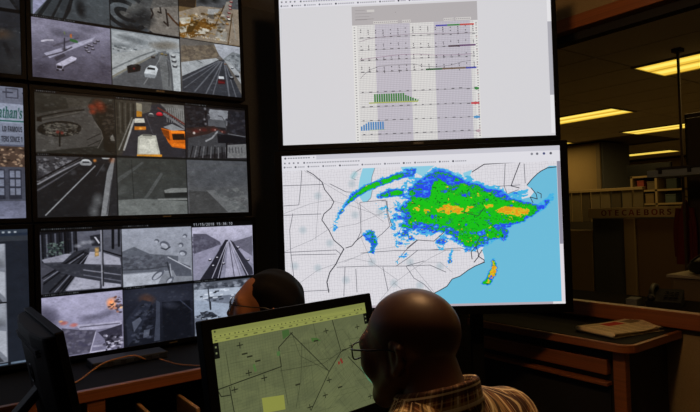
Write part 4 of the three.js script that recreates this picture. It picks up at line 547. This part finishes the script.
// ------------------------------------------------------------ the office beyond the opening
{
  const fab = std(0xffffff, 0.95, { map: tex(noiseCanvas('#4d5258', ['#565b61', '#444950'], 7000, 601, 2), [4, 4]) }), fabBrown = std(0xffffff, 0.95, { map: tex(noiseCanvas('#6a573a', ['#75613f', '#5d4c33'], 7000, 602, 2), [4, 4]) }), beige = std(0x8d7c58, 0.85), grey = std(0x6c7476, 0.7);
  const row = thing('cubicle_partition', 'row of dark cubicle panels below the lettered strip', 'partition', [5.5, 0, 0]);
  mesh('panel', bx(0, 0.06, 0, 1.285, -3.29, -2.96, 0.006), fab, row); mesh('post', bx(-0.02, 0.07, 0, 1.29, -2.95, -2.84, 0.006), beige, row); mesh('panel', bx(0, 0.06, 0, 1.285, -2.83, -1.9, 0.006), fabBrown, row); mesh('panel', bx(0, 0.06, 0, 1.17, -4.4, -3.3, 0.006), beige, row); mesh('cap_rail', bx(-0.01, 0.07, 1.285, 1.297, -3.29, -1.9), grey, row);
  // lettered strip
  const c = canvas(1024, 128), g = c.getContext('2d'); g.fillStyle = '#9c8a63'; g.fillRect(0, 0, 1024, 128); g.fillStyle = '#5a1d1a'; g.font = 'bold 104px sans-serif'; 'OTECAEBORS'.split('').forEach((ch, i) => { g.fillStyle = i % 3 === 1 ? '#6b241e' : '#521a19'; g.fillText(ch, 150 + i * 82, 102); });
  const sg = thing('letter_sign', 'long cream strip with dark red letters on top of the cubicle panels', 'sign', [5.47, 1.297, -2.86]); mesh('board', bx(-0.008, 0.008, 0, 0.1, -0.45, 0.46, 0.002), std(0x9c8a63, 0.85), sg); const pl = new THREE.PlaneGeometry(0.9, 0.096); pl.rotateY(-Math.PI / 2); pl.translate(-0.0088, 0.05, 0.005); mesh('lettering', pl, std(0xffffff, 0.85, { map: tex(c) }), sg);
  // slatted low wall farther back
  const sl = thing('slatted_screen', 'low screen of upright pale slats before the beige wall block', 'screen', [7.5, 0, 0]);
  mesh('top_rail', bx(-0.02, 0.06, 1.62, 1.66, -6.2, -3.75, 0.004), beige, sl); mesh('base_panel', bx(0, 0.05, 0, 1.2, -6.2, -3.75), std(0x3a362e, 0.9), sl); const slatDark = std(0x463e2e, 0.9), slatPale = std(0x645a43, 0.9), slat = bx(0, 0.03, 1.2, 1.62, -0.065, 0.065, 0.004); for (let i = 0; i < 16; i++) { const m = mesh('slat', slat, i % 3 === 1 ? slatDark : slatPale, sl); m.position.z = -6.1 + i * 0.152; }
  // shelf unit with boxes
  const sh = thing('shelf_unit', 'pale open shelf unit behind the right end of the letter strip', 'shelf', [8.0, 0, -3.82]);
  for (const z of [-0.36, -0.02, 0.33]) mesh('upright', bx(0, 0.3, 0, 1.82, z, z + 0.03), beige, sh); for (const y of [0.4, 0.8, 1.2, 1.41, 1.6, 1.8]) mesh('shelf', bx(0, 0.3, y, y + 0.025, -0.36, 0.36), beige, sh); mesh('back', bx(0.3, 0.32, 0, 1.82, -0.36, 0.36), std(0x5a5140, 0.9), sh);
  const boxCol = [0x2f3a38, 0x6b5a3a, 0x3d4a48, 0x7a2f26, 0x564c38, 0x24302f], boxText = ['dark binder box on the left of the lower visible shelf', 'tan box on the lower visible shelf', 'grey green box at the right of the lower visible shelf', 'red brown box on the upper visible shelf', 'brown box beside the red brown box on the upper shelf', 'dark green box at the right end of the upper shelf'];
  [[-0.3, 1.435], [-0.17, 1.435], [0.1, 1.435], [-0.28, 1.625], [-0.14, 1.625], [0.12, 1.625]].forEach(([z, y], i) => { const b = thing('storage_box', boxText[i], 'box', [8.02, y, -3.82 + z + 0.05], 0, 'boxes on the shelf unit'); mesh('body', bx(0, 0.22, 0, 0.1 + (i % 2) * 0.02, -0.045, 0.05 + (i % 3) * 0.02, 0.004), std(boxCol[i], 0.8), b); mesh('lid', bx(-0.004, 0.224, 0.1 + (i % 2) * 0.02, 0.115 + (i % 2) * 0.02, -0.048, 0.053 + (i % 3) * 0.02, 0.003), std(boxCol[i], 0.6), b); });
  // overhead bin
  const ov = thing('overhead_shelf', 'long pale overhead shelf with dark brackets, right of the shelf unit', 'shelf', [4.3, 0, 0]);
  mesh('board', bx(0, 0.28, 1.62, 1.672, -2.12, -0.9, 0.005), std(0x7d8a8e, 0.7), ov); mesh('top_lip', bx(-0.008, 0.29, 1.672, 1.69, -2.05, -0.9), std(0x1c1c1c, 0.7), ov); for (const z of [-2.03, -1.83, -1.6]) mesh('bracket', bx(-0.012, 0.015, 1.642, 1.675, z, z + 0.022), M.black, ov); for (const z of [-1.72, -1.0]) mesh('support', bx(0.25, 0.275, 0.922, 1.62, z, z + 0.025), M.black, ov);
  const mon = thing('dark_panel', 'dark square panel above the shelf unit, under the farthest light', 'panel', [8.4, 0, -4.1]); mesh('frame', bx(0, 0.05, 1.82, 2.02, -0.34, 0.3, 0.006), M.black, mon); mesh('face', bx(-0.004, 0, 1.835, 2.005, -0.325, 0.285), std(0x14181a, 0.4), mon); mesh('stand', bx(0.05, 0.09, 0, 1.9, -0.05, 0.05), M.black, mon);
  // tall cabinet, coat, pole
  const cb = thing('tall_cabinet', 'tall dark cabinet at the right edge of the photo, behind the red coat', 'cabinet', [5.0, 0, -1.7]);
  mesh('body', bx(0, 0.5, 0, 2.16, -0.44, 0.5, 0.006), std(0x2a241b, 0.7), cb); for (const z of [[-0.42, 0.02], [0.04, 0.48]]) { const d = mesh('door', bx(-0.02, 0, 0.06, 2.12, z[0], z[1], 0.005), std(0x2e281d, 0.65), cb); mesh('handle', bx(-0.04, -0.02, 1.0, 1.14, z[0] < 0 ? -0.03 : 0.07, z[0] < 0 ? -0.01 : 0.09, 0.004), M.metal, d); }
  const po = thing('power_pole', 'thin pole rising to the ceiling beside the tall cabinet', 'pole', [4.75, 0, -2.06]); mesh('shaft', bx(-0.009, 0.009, 0, 2.65, -0.009, 0.009, 0.003), std(0x3a2f1a, 0.8), po); mesh('collar', bx(-0.035, 0.035, 2.62, 2.65, -0.035, 0.035, 0.003), std(0x3a2f1a, 0.8), po);
  const co = thing('coat', 'dark red coat hanging on the edge of the tall cabinet', 'coat', [4.93, 0, -2.13]);
  const prof = []; for (let i = 0; i <= 14; i++) { const t = i / 14; prof.push(new THREE.Vector2(0.012 + 0.062 * Math.sin(Math.min(1, t * 2.2) * 1.45) * (0.82 + 0.25 * t), 1.45 - t * 0.53)); } const cg = new THREE.LatheGeometry(prof.reverse(), 28); { const p = cg.attributes.position; for (let i = 0; i < p.count; i++) { const a = Math.atan2(p.getZ(i), p.getX(i)), k = 1 + 0.12 * Math.sin(a * 5) * (1.45 - p.getY(i)) * 1.8; p.setXYZ(i, p.getX(i) * k * 0.55, p.getY(i), p.getZ(i) * k); } cg.computeVertexNormals(); }
  mesh('cloth', cg, std(0x5c1713, 0.95, { side: THREE.DoubleSide }), co); for (const s of [-1, 1]) mesh('sleeve', tube([[-0.01, 1.38, s * 0.05], [-0.015, 1.2, s * 0.07], [-0.012, 0.98, s * 0.066]], 0.022, 16), std(0x531410, 0.95), co); mesh('hook', tube([[0.04, 1.47, 0], [0, 1.475, 0], [-0.006, 1.45, 0]], 0.005, 10), M.metal, co);
  // low cabinet with bag
  const lc = thing('low_cabinet', 'low beige cabinet with a pale top under the black bag', 'cabinet', [4.15, 0, -1.35]); mesh('body', bx(0, 0.45, 0, 0.9, -0.56, 0.5, 0.005), std(0x5e5138, 0.8), lc); mesh('top', bx(-0.02, 0.47, 0.9, 0.922, -0.58, 0.52, 0.005), std(0x9a9078, 0.6), lc); for (const y of [0.08, 0.36, 0.63]) { const d = mesh('drawer', bx(-0.015, 0, y, y + 0.25, -0.54, 0.48, 0.004), std(0x665840, 0.8), lc); mesh('handle', bx(-0.03, -0.015, y + 0.19, y + 0.205, -0.1, 0.05, 0.003), M.metal, d); }
  const bg = thing('bag', 'slumped black bag on the low beige cabinet', 'bag', [4.32, 0.922, -1.66]); const sp = new THREE.SphereGeometry(1, 24, 14); { const p = sp.attributes.position; for (let i = 0; i < p.count; i++) { const x = p.getX(i), y = p.getY(i), z = p.getZ(i), k = 1 + 0.08 * Math.sin(x * 7 + z * 5) * Math.cos(y * 6); p.setXYZ(i, x * 0.14 * k, Math.max(0, 0.065 + y * 0.075 * k + 0.02 * z), z * 0.2 * k); } sp.computeVertexNormals(); } mesh('body', sp, M.black, bg); mesh('strap', tube([[-0.1, 0.09, -0.14], [-0.12, 0.15, -0.04], [-0.1, 0.14, 0.06], [-0.11, 0.08, 0.14]], 0.008, 24), M.black, bg);
  // counter on the office side with telephone and papers
  const ct = thing('counter', 'dark counter on the office side of the sill', 'counter', [0, 0, 0]); mesh('top', bx(3.11, 3.65, 0.8, 0.83, -2.6, -0.4, 0.004), new THREE.MeshPhysicalMaterial({ color: 0x15110b, roughness: 1, specularIntensity: 0.1 }), ct); mesh('body', bx(3.15, 3.6, 0, 0.8, -2.55, -0.45), M.carcass, ct);
  const ph = thing('telephone', 'black desk telephone on the counter beyond the sill', 'telephone', [3.4, 0.83, -1.6], 0.3); const wedge = new THREE.Shape(); wedge.moveTo(-0.09, 0); wedge.lineTo(0.09, 0); wedge.lineTo(0.09, 0.075); wedge.lineTo(-0.09, 0.025); const wg = new THREE.ExtrudeGeometry(wedge, { depth: 0.17, bevelEnabled: true, bevelSize: 0.004, bevelThickness: 0.004, bevelSegments: 2 }); wg.translate(0, 0.004, -0.085); mesh('base', wg, std(0x070707, 0.95), ph); const hs = mesh('handset', tube([[-0.08, 0.055, -0.06], [-0.04, 0.085, -0.062], [0.04, 0.105, -0.062], [0.085, 0.1, -0.06]], 0.014, 20), M.black, ph); for (const x of [-0.08, 0.085]) { const e = new THREE.SphereGeometry(0.021, 14, 10); e.translate(x, x < 0 ? 0.05 : 0.093, -0.06); mesh('ear_cup', e, M.black, hs); }
  for (let i = 0; i < 3; i++) for (let j = 0; j < 4; j++) mesh('key', bx(-0.05 + j * 0.024, -0.034 + j * 0.024, 0.052 + j * 0.0066, 0.058 + j * 0.0066, 0.0 + i * 0.026, 0.018 + i * 0.026), std(0x0c0c0d, 0.95), ph);
  const pp = thing('paper_pad', 'small pale paper pad left of the black telephone', 'paper', [3.24, 0.83, -1.7], 0.2); mesh('pad', bx(-0.05, 0.05, 0, 0.05, -0.03, 0.03, 0.003), std(0x5a5e5a, 0.9), pp);
}

// ------------------------------------------------------------ people
function cone(a, b, ra, rb) { const ax = a[0], ay = a[1], az = a[2], dx = b[0] - ax, dy = b[1] - ay, dz = b[2] - az, L = dx * dx + dy * dy + dz * dz || 1e-9; return (x, y, z) => { let t = ((x - ax) * dx + (y - ay) * dy + (z - az) * dz) / L; t = t < 0 ? 0 : t > 1 ? 1 : t; const p = x - ax - dx * t, q = y - ay - dy * t, r = z - az - dz * t; return Math.sqrt(p * p + q * q + r * r) - (ra + (rb - ra) * t); }; }
function ell(c, r) { const m = Math.min(...r); return (x, y, z) => { const p = (x - c[0]) / r[0], q = (y - c[1]) / r[1], s = (z - c[2]) / r[2], k = Math.sqrt(p * p + q * q + s * s), k2 = Math.sqrt((p / r[0]) ** 2 + (q / r[1]) ** 2 + (s / r[2]) ** 2); return k2 > 1e-6 ? k * (k - 1) / k2 : -m; }; }
const smin = (a, b, k) => { const h = Math.max(k - Math.abs(a - b), 0) / k; return Math.min(a, b) - h * h * k * 0.25; };
const union = (list, k) => (x, y, z) => { let d = 1e9; for (const f of list) { const v = f(x, y, z); d = d > 1e8 ? v : smin(d, v, k); } return d; };
function skinSurface(f, lo, hi, cell, uvf) {   // surface nets over a grid, normals from the field
  const n = [0, 1, 2].map(i => Math.ceil((hi[i] - lo[i]) / cell) + 1), S = n[0] * n[1], v = new Float32Array(n[0] * n[1] * n[2]);
  for (let k = 0; k < n[2]; k++) for (let j = 0; j < n[1]; j++) for (let i = 0; i < n[0]; i++) v[i + j * n[0] + k * S] = f(lo[0] + i * cell, lo[1] + j * cell, lo[2] + k * cell);
  const id = new Int32Array(v.length).fill(-1), pos = [], ix = [], off = [0, 1, n[0], n[0] + 1, S, S + 1, S + n[0], S + n[0] + 1], E = [[0, 1], [2, 3], [4, 5], [6, 7], [0, 2], [1, 3], [4, 6], [5, 7], [0, 4], [1, 5], [2, 6], [3, 7]];
  for (let k = 0; k < n[2] - 1; k++) for (let j = 0; j < n[1] - 1; j++) for (let i = 0; i < n[0] - 1; i++) {
    const b = i + j * n[0] + k * S; let m = 0; for (let q = 0; q < 8; q++) if (v[b + off[q]] < 0) m |= 1 << q; if (m === 0 || m === 255) continue;
    let x = 0, y = 0, z = 0, c = 0; for (const [p, q] of E) { const a = v[b + off[p]], e = v[b + off[q]]; if ((a < 0) === (e < 0)) continue; const t = a / (a - e); x += (p & 1) + t * ((q & 1) - (p & 1)); y += ((p >> 1) & 1) + t * (((q >> 1) & 1) - ((p >> 1) & 1)); z += (p >> 2) + t * ((q >> 2) - (p >> 2)); c++; }
    id[b] = pos.length / 3; pos.push(lo[0] + (i + x / c) * cell, lo[1] + (j + y / c) * cell, lo[2] + (k + z / c) * cell);
  }
  const st = [1, n[0], S];
  for (let k = 1; k < n[2] - 1; k++) for (let j = 1; j < n[1] - 1; j++) for (let i = 1; i < n[0] - 1; i++) {
    const b = i + j * n[0] + k * S; for (let a = 0; a < 3; a++) { const q = v[b] < 0, r = v[b + st[a]] < 0; if (q === r) continue; const s1 = st[(a + 1) % 3], s2 = st[(a + 2) % 3], A = id[b], B = id[b - s1], C = id[b - s1 - s2], D = id[b - s2]; if (A < 0 || B < 0 || C < 0 || D < 0) continue; if (q) ix.push(A, B, C, A, C, D); else ix.push(A, C, B, A, D, C); }
  }
  const nor = [], uv = [], e = cell * 0.5; for (let i = 0; i < pos.length; i += 3) { const [x, y, z] = [pos[i], pos[i + 1], pos[i + 2]]; let a = f(x + e, y, z) - f(x - e, y, z), b = f(x, y + e, z) - f(x, y - e, z), c = f(x, y, z + e) - f(x, y, z - e); const L = Math.hypot(a, b, c) || 1; nor.push(a / L, b / L, c / L); const t = uvf ? uvf(x, y, z, a / L, b / L, c / L) : [x, y]; uv.push(t[0], t[1]); }
  const g = new THREE.BufferGeometry(); g.setAttribute('position', new THREE.Float32BufferAttribute(pos, 3)); g.setAttribute('normal', new THREE.Float32BufferAttribute(nor, 3)); g.setAttribute('uv', new THREE.Float32BufferAttribute(uv, 2)); g.setIndex(ix); return g;
}
// a head about its own centre: +z is where the face looks, +x the left side
function headField(wide = 1) {
  const s = wide, solid = union([ell([0, 0.032, -0.014], [0.078 * s, 0.087, 0.1]), ell([0, -0.028, 0.034], [0.062 * s, 0.082, 0.06])], 0.04);
  const jaw = [1, -1].map(q => cone([q * 0.056 * s, -0.045, 0.004], [q * 0.02, -0.097, 0.068], 0.02, 0.02)), cheek = [1, -1].map(q => ell([q * 0.042 * s, -0.022, 0.07], [0.024, 0.026, 0.02]));
  const brow = ell([0, 0.022, 0.082], [0.05 * s, 0.011, 0.014]), nose = cone([0, 0.006, 0.093], [0, -0.03, 0.11], 0.009, 0.0125), alae = [1, -1].map(q => ell([q * 0.012, -0.033, 0.1], [0.009, 0.008, 0.01])), lip = ell([0, -0.062, 0.09], [0.024, 0.011, 0.012]), chin = ell([0, -0.098, 0.075], [0.022, 0.018, 0.018]), neck = cone([0, -0.05, -0.03], [0, -0.2, -0.075], 0.056 * s, 0.062 * s), eyes = [1, -1].map(q => ell([q * 0.032, 0.003, 0.08], [0.0125, 0.0115, 0.0125]));
  const ears = [1, -1].map(q => union([cone([q * 0.074 * s, 0.022, -0.016], [q * 0.08 * s, 0.012, -0.03], 0.007, 0.006), cone([q * 0.08 * s, 0.012, -0.03], [q * 0.078 * s, -0.012, -0.03], 0.006, 0.006), cone([q * 0.078 * s, -0.012, -0.03], [q * 0.074 * s, -0.034, -0.012], 0.006, 0.008), cone([q * 0.074 * s, 0.02, -0.012], [q * 0.073 * s, -0.02, -0.012], 0.006, 0.005), ell([q * 0.073 * s, -0.006, -0.02], [0.005, 0.026, 0.016])], 0.008));
  const base = union([solid, ...jaw, ...cheek, brow, neck, chin], 0.03), det = union([nose, ...alae, lip], 0.012);
  return (x, y, z) => { let d = smin(base(x, y, z), det(x, y, z), 0.012); for (const q of [1, -1]) { const e = ell([q * 0.032, 0.004, 0.1], [0.018, 0.011, 0.014])(x, y, z); d = Math.max(d, -e - 0.002); } for (const e of eyes) d = Math.min(d, e(x, y, z)); const mouth = ell([0, -0.0625, 0.104], [0.02, 0.0016, 0.006])(x, y, z); d = Math.max(d, -mouth); for (const e of ears) d = smin(d, e(x, y, z), 0.006); return d; };
}
function handField(q) { // palm at the origin, fingers along +z, thumb on the q side, slightly curled down
  const palm = union([ell([0, 0, 0.03], [0.04, 0.014, 0.05]), cone([0, 0, -0.05], [0, 0, 0.0], 0.025, 0.024)], 0.03), parts = [palm];
  [[0.03, 0.068], [0.011, 0.078], [-0.01, 0.072], [-0.03, 0.056]].forEach(([x, L]) => { const a = [q * x, 0.003, 0.068], b = [q * x * 1.12, -0.004, 0.068 + L * 0.45], c = [q * x * 1.16, -0.018, 0.068 + L * 0.8], d = [q * x * 1.16, -0.03, 0.068 + L]; parts.push(cone(a, b, 0.0095, 0.009), cone(b, c, 0.009, 0.0085), cone(c, d, 0.0085, 0.0075)); });
  parts.push(cone([q * 0.032, -0.004, 0.008], [q * 0.056, -0.01, 0.036], 0.0125, 0.0105), cone([q * 0.056, -0.01, 0.036], [q * 0.06, -0.016, 0.066], 0.0105, 0.0085)); return union(parts, 0.007);
}
function person(label, pos, turn, o) {
  const t = thing('person', label, 'person', pos, turn), H = new THREE.Matrix4().compose(V(...o.head), new THREE.Quaternion().setFromEuler(new THREE.Euler(o.pitch, o.yaw, o.roll || 0, 'YXZ')), V(1, 1, 1).multiplyScalar(o.headScale || 1));
  const sw = o.shoulder, C7 = o.c7, k = o.scale || 1, L = s => ({ sh: [s * sw, C7[1] - 0.13, C7[2] - 0.01], el: [s * (sw + 0.045), 0.79, C7[2] + 0.12], wr: o.wrist ? [s * o.wrist[0], o.wrist[1], o.wrist[2]] : [s * 0.16, 0.775, C7[2] + 0.335], hip: [s * 0.09, 0.53, 0], kn: [s * 0.11, 0.53, 0.42], an: [s * 0.11, 0.09, 0.45] }), A = L(1), B = L(-1);
  const torso = (e) => [cone([0, 0.55, 0], [0, 0.75, 0.03], 0.145 + e, 0.145 + e), cone([0, 0.75, 0.03], [0, C7[1] - 0.2, C7[2] - 0.02], 0.145 + e, 0.13 + e), cone([-sw * 0.52, C7[1] - 0.2, C7[2] - 0.02], [sw * 0.52, C7[1] - 0.2, C7[2] - 0.02], 0.115 + e, 0.115 + e), cone([0, C7[1] - 0.062, C7[2] + 0.005], [A.sh[0] * 0.9, A.sh[1] + 0.005, A.sh[2]], 0.066 + e, 0.052 + e), cone([0, C7[1] - 0.062, C7[2] + 0.005], [B.sh[0] * 0.9, B.sh[1] + 0.005, B.sh[2]], 0.066 + e, 0.052 + e)];
  const arms = (e) => [A, B].flatMap(j => [cone(j.sh, j.el, 0.056 + e, 0.044 + e), cone(j.el, j.wr, 0.042 + e, 0.029 + e)]), legs = (e) => [A, B].flatMap(j => [cone(j.hip, j.kn, 0.09 + e, 0.062 + e), cone(j.kn, j.an, 0.06 + e, 0.042 + e)]), feet = (e) => [A, B].map(j => cone([j.an[0], 0.045, j.an[2] - 0.02], [j.an[0], 0.035, j.an[2] + 0.16], 0.042 + e, 0.03 + e));
  const lo = [-0.36, 0, -0.25], hi = [0.36, C7[1] + 0.09, 0.72];
  const body = skinSurface(union([...torso(-0.012), ...arms(-0.008), ...legs(-0.008), ...feet(-0.004), cone([0, C7[1] - 0.06, C7[2] - 0.005], [o.head[0] * 0.5, C7[1] + 0.05, (C7[2] * 0.6 + o.head[2] * 0.4)], 0.062, 0.055)], 0.04), lo, hi, 0.014), parts = [body];
  const hf = headField(o.wide), head = skinSurface(hf, [-0.115, -0.2, -0.15], [0.115, 0.14, 0.145], 0.0035); head.applyMatrix4(H); parts.push(head);
  for (const [j, s] of [[A, -1], [B, 1]]) { const h = skinSurface(handField(s), [-0.085, -0.06, -0.08], [0.085, 0.03, 0.165], 0.004); h.rotateY(s * 0.25); h.translate(j.wr[0] + s * 0.012, j.wr[1], j.wr[2] + 0.045); parts.push(h); }
  mesh('body', mergeGeometries(parts.map(g => g.toNonIndexed())), std(o.skin, 0.55), t);
  const ripple = (x, y, z) => 0.0022 * Math.sin(x * 34 + y * 22) * Math.sin(y * 30 - z * 26);
  const sf = union([...torso(0.006), ...arms(0.005)], 0.05), hem = (x, y, z) => Math.max(sf(x, y, z) + ripple(x, y, z), 0.56 - y, Math.hypot(x * 0.95, z - C7[2] - 0.005, (y - C7[1] - 0.035) * 0.6) - 0.001 < 0.072 && y > C7[1] - 0.02 ? 0.02 : -1);
  mesh('shirt', skinSurface(hem, lo, hi, 0.011, (x, y, z, nx, ny, nz) => [x, y - (z - C7[2])]), o.shirt, t);
  mesh('trousers', skinSurface(union([...legs(0.006), cone([-0.06, 0.53, 0], [0.06, 0.53, 0], 0.125, 0.125)], 0.04), [-0.3, 0.06, -0.2], [0.3, 0.68, 0.55], 0.014), std(0x1d2026, 0.9), t);
  for (const j of [A, B]) mesh('shoe', skinSurface((x, y, z) => Math.max(union([cone([j.an[0], 0.045, j.an[2] - 0.02], [j.an[0], 0.035, j.an[2] + 0.17], 0.05, 0.036), cone([j.an[0], 0.06, j.an[2] - 0.01], [j.an[0], 0.11, j.an[2] - 0.01], 0.05, 0.05)], 0.03)(x, y, z), 0.002 - y), [j.an[0] - 0.09, -0.02, j.an[2] - 0.11], [j.an[0] + 0.09, 0.13, j.an[2] + 0.25], 0.01), M.black, t);
  const hg = skinSurface(o.hair, [-0.13, -0.16, -0.17], [0.13, 0.17, 0.13], 0.004); hg.applyMatrix4(H); mesh('hair', hg, o.hairMat, t);
  // spectacles
  const fr = new THREE.Group(); fr.name = 'glasses'; t.add(fr); fr.applyMatrix4(H); const gm = std(0x17130f, 0.35), rim = [];
  for (const q of [1, -1]) { const pts = []; for (let i = 0; i <= 28; i++) { const a = i / 28 * 6.2832, c = Math.cos(a), s = Math.sin(a), n = 0.55; pts.push([q * 0.034 + Math.sign(c) * Math.abs(c) ** n * 0.0265, 0.0 + Math.sign(s) * Math.abs(s) ** n * 0.0165, 0.116 - Math.abs(q * 0.034 + c * 0.026) * 0.16]); } rim.push(tube(pts, 0.0017, 56, 6)); rim.push(tube([[q * 0.06, 0.008, 0.107], [q * 0.072, 0.009, 0.098], [q * 0.0795, 0.009, 0.05], [q * 0.0815, 0.01, -0.005], [q * 0.0835, 0.002, -0.03], [q * 0.081, -0.012, -0.04]], 0.0019, 30, 6)); const lens = new THREE.PlaneGeometry(0.051, 0.032); lens.rotateY(q * 0.16); lens.translate(q * 0.034, 0, 0.1105); mesh('lens', lens, new THREE.MeshPhysicalMaterial({ color: 0xffffff, transmission: 1, thickness: 0, roughness: 0.02, ior: 1.5 }), fr); }
  rim.push(tube([[0.0085, 0.003, 0.114], [0, 0.006, 0.117], [-0.0085, 0.003, 0.114]], 0.0017, 10, 6)); mesh('rim', mergeGeometries(rim), gm, fr);
  return { t, C7 };
}
function plaid() {
  const c = canvas(512, 512), g = c.getContext('2d'); g.fillStyle = '#714529'; g.fillRect(0, 0, 512, 512);
  for (const v of [0, 1]) for (let i = 0; i < 4; i++) { const p = i * 128, band = (o, w, col, a) => { g.globalAlpha = a; g.fillStyle = col; v ? g.fillRect(0, p + o, 512, w) : g.fillRect(p + o, 0, w, 512); g.globalAlpha = 1; }; band(0, 50, '#c2ac76', 0.62); band(10, 10, '#fff2cc', 0.8); band(34, 8, '#2a1710', 0.75); band(72, 34, '#2a140c', 0.6); band(86, 7, '#efdfae', 0.8); band(112, 5, '#cdb680', 0.5); }
  const R = rng(701); for (let i = 0; i < 9000; i++) { g.fillStyle = R() > 0.5 ? 'rgba(255,240,210,0.05)' : 'rgba(0,0,0,0.07)'; g.fillRect(R() * 512, R() * 512, 3, 1.5); } return tex(c, [5.2, 5.2]);
}
function chair(label, pos, turn) {
  const t = thing('office_chair', label, 'chair', pos, turn), fabric = std(0x1b1c1f, 0.95);
  mesh('seat', bx(-0.24, 0.24, 0.37, 0.42, -0.2, 0.3, 0.03), fabric, t); mesh('backrest', bx(-0.21, 0.21, 0.5, 0.86, -0.3, -0.245, 0.025), fabric, t); mesh('back_support', bx(-0.03, 0.03, 0.38, 0.62, -0.33, -0.3, 0.008), M.black, t); mesh('back_bar', bx(-0.03, 0.03, 0.35, 0.38, -0.33, 0, 0.008), M.black, t); mesh('column', cyl(0.028, 0.028, 0.28, 0, 0.09, 0.03), M.metal, t);
  for (let i = 0; i < 5; i++) { const a = i * 1.2566 + 0.3, x = Math.cos(a) * 0.28, z = 0.03 + Math.sin(a) * 0.28; const l = mesh('leg', tube([[0, 0.1, 0.03], [x * 0.5, 0.095, 0.03 + (z - 0.03) * 0.5], [x, 0.072, z]], 0.018, 10), M.black, t); const w = new THREE.CylinderGeometry(0.03, 0.03, 0.04, 14); w.rotateZ(Math.PI / 2); w.rotateY(-a); w.translate(x, 0.03, z); mesh('caster', w, M.black, l); }
  return t;
}
{
  const shirt = new THREE.MeshStandardMaterial({ map: plaid(), roughness: 0.95 });
  const cr = ell([0, 0.032, -0.014], [0.0797, 0.0885, 0.1017]);
  const { t, C7 } = person('seated man with a shaved head, glasses and a brown plaid shirt at the map monitor', [0.8, 0, -0.62], Math.PI + 0.15, { head: [-0.006, 1.144, 0.252], yaw: 0.12, pitch: 0.12, c7: [0, 1.085, 0.178], shoulder: 0.235, wide: 1.03, headScale: 0.985, wrist: [0.17, 0.78, 0.36], skin: 0x5a3a28, shirt, hairMat: std(0x452c20, 0.45), hair: (x, y, z) => Math.max(cr(x / 1.03, y, z), -cr(x / 1.03, y, z) - 0.02, z - 0.05 + 0.5 * Math.max(0, 0.02 - y), -0.062 - y) });
  // shirt collar: a folded band around the neck, open at the throat
  const pos = [], uv = [], ix = [], nu = 44, prof = [[0.066, -0.012], [0.068, 0.03], [0.072, 0.041], [0.078, 0.036], [0.091, 0.0], [0.094, -0.006], [0.089, -0.008], [0.075, 0.022], [0.072, 0.02], [0.07, -0.012]], np = prof.length;
  for (let i = 0; i <= nu; i++) { const a = -Math.PI / 2 + (i / nu - 0.5) * 5.3, fr = (Math.sin(a) + 1) / 2; for (let j = 0; j < np; j++) { const [r, h] = prof[j]; pos.push(Math.cos(a) * r * 1.06 - 0.004, 1.064 + h - 0.045 * fr, 0.19 + Math.sin(a) * r * 1.0 - 0.01 * h / 0.04 * (1 - fr)); uv.push(a * 0.08, h + r); } }
  for (let i = 0; i < nu; i++) for (let j = 0; j < np; j++) { const a = i * np + j, b = i * np + (j + 1) % np; ix.push(a, a + np, b, b, a + np, b + np); }
  const cg = new THREE.BufferGeometry(); cg.setAttribute('position', new THREE.Float32BufferAttribute(pos, 3)); cg.setAttribute('uv', new THREE.Float32BufferAttribute(uv, 2)); cg.setIndex(ix); cg.computeVertexNormals(); mesh('collar', cg, new THREE.MeshStandardMaterial({ map: shirt.map, roughness: 0.95, side: THREE.DoubleSide }), t);
  chair('dark office chair under the man in the plaid shirt', [0.8, 0, -0.62], Math.PI + 0.15);

  const th = Math.atan2(-0.869, -0.505), hx = 0.851, hz = -1.672, f = [Math.sin(th), Math.cos(th)];
  const mass = union([ell([0, 0.038, -0.022], [0.086, 0.088, 0.1]), ell([0, -0.02, -0.055], [0.076, 0.09, 0.065])], 0.04);
  person('seated person with dark hair and glasses, mostly hidden behind the map monitor', [hx - f[0] * 0.2, 0, hz - f[1] * 0.2], th, { wrist: [0.12, 0.64, 0.3], head: [0, 1.123, 0.2], yaw: 0, pitch: -0.15, c7: [0, 1.0, 0.11], shoulder: 0.165, wide: 0.98, skin: 0x9a6440, shirt: std(0x15171c, 0.95), hairMat: new THREE.MeshPhysicalMaterial({ color: 0x0b0908, roughness: 0.85, specularIntensity: 0.3 }), hair: (x, y, z) => Math.max(mass(x, y, z) + 0.003 * Math.sin(x * 90 + z * 30) * Math.sin(y * 60), Math.min(z - 0.045, 0.068 - y), z - 0.062, -0.1 - y) });
  chair('dark office chair under the person with dark hair', [hx - f[0] * 0.2, 0, hz - f[1] * 0.2], th);
}
renderer.render(scene, camera);
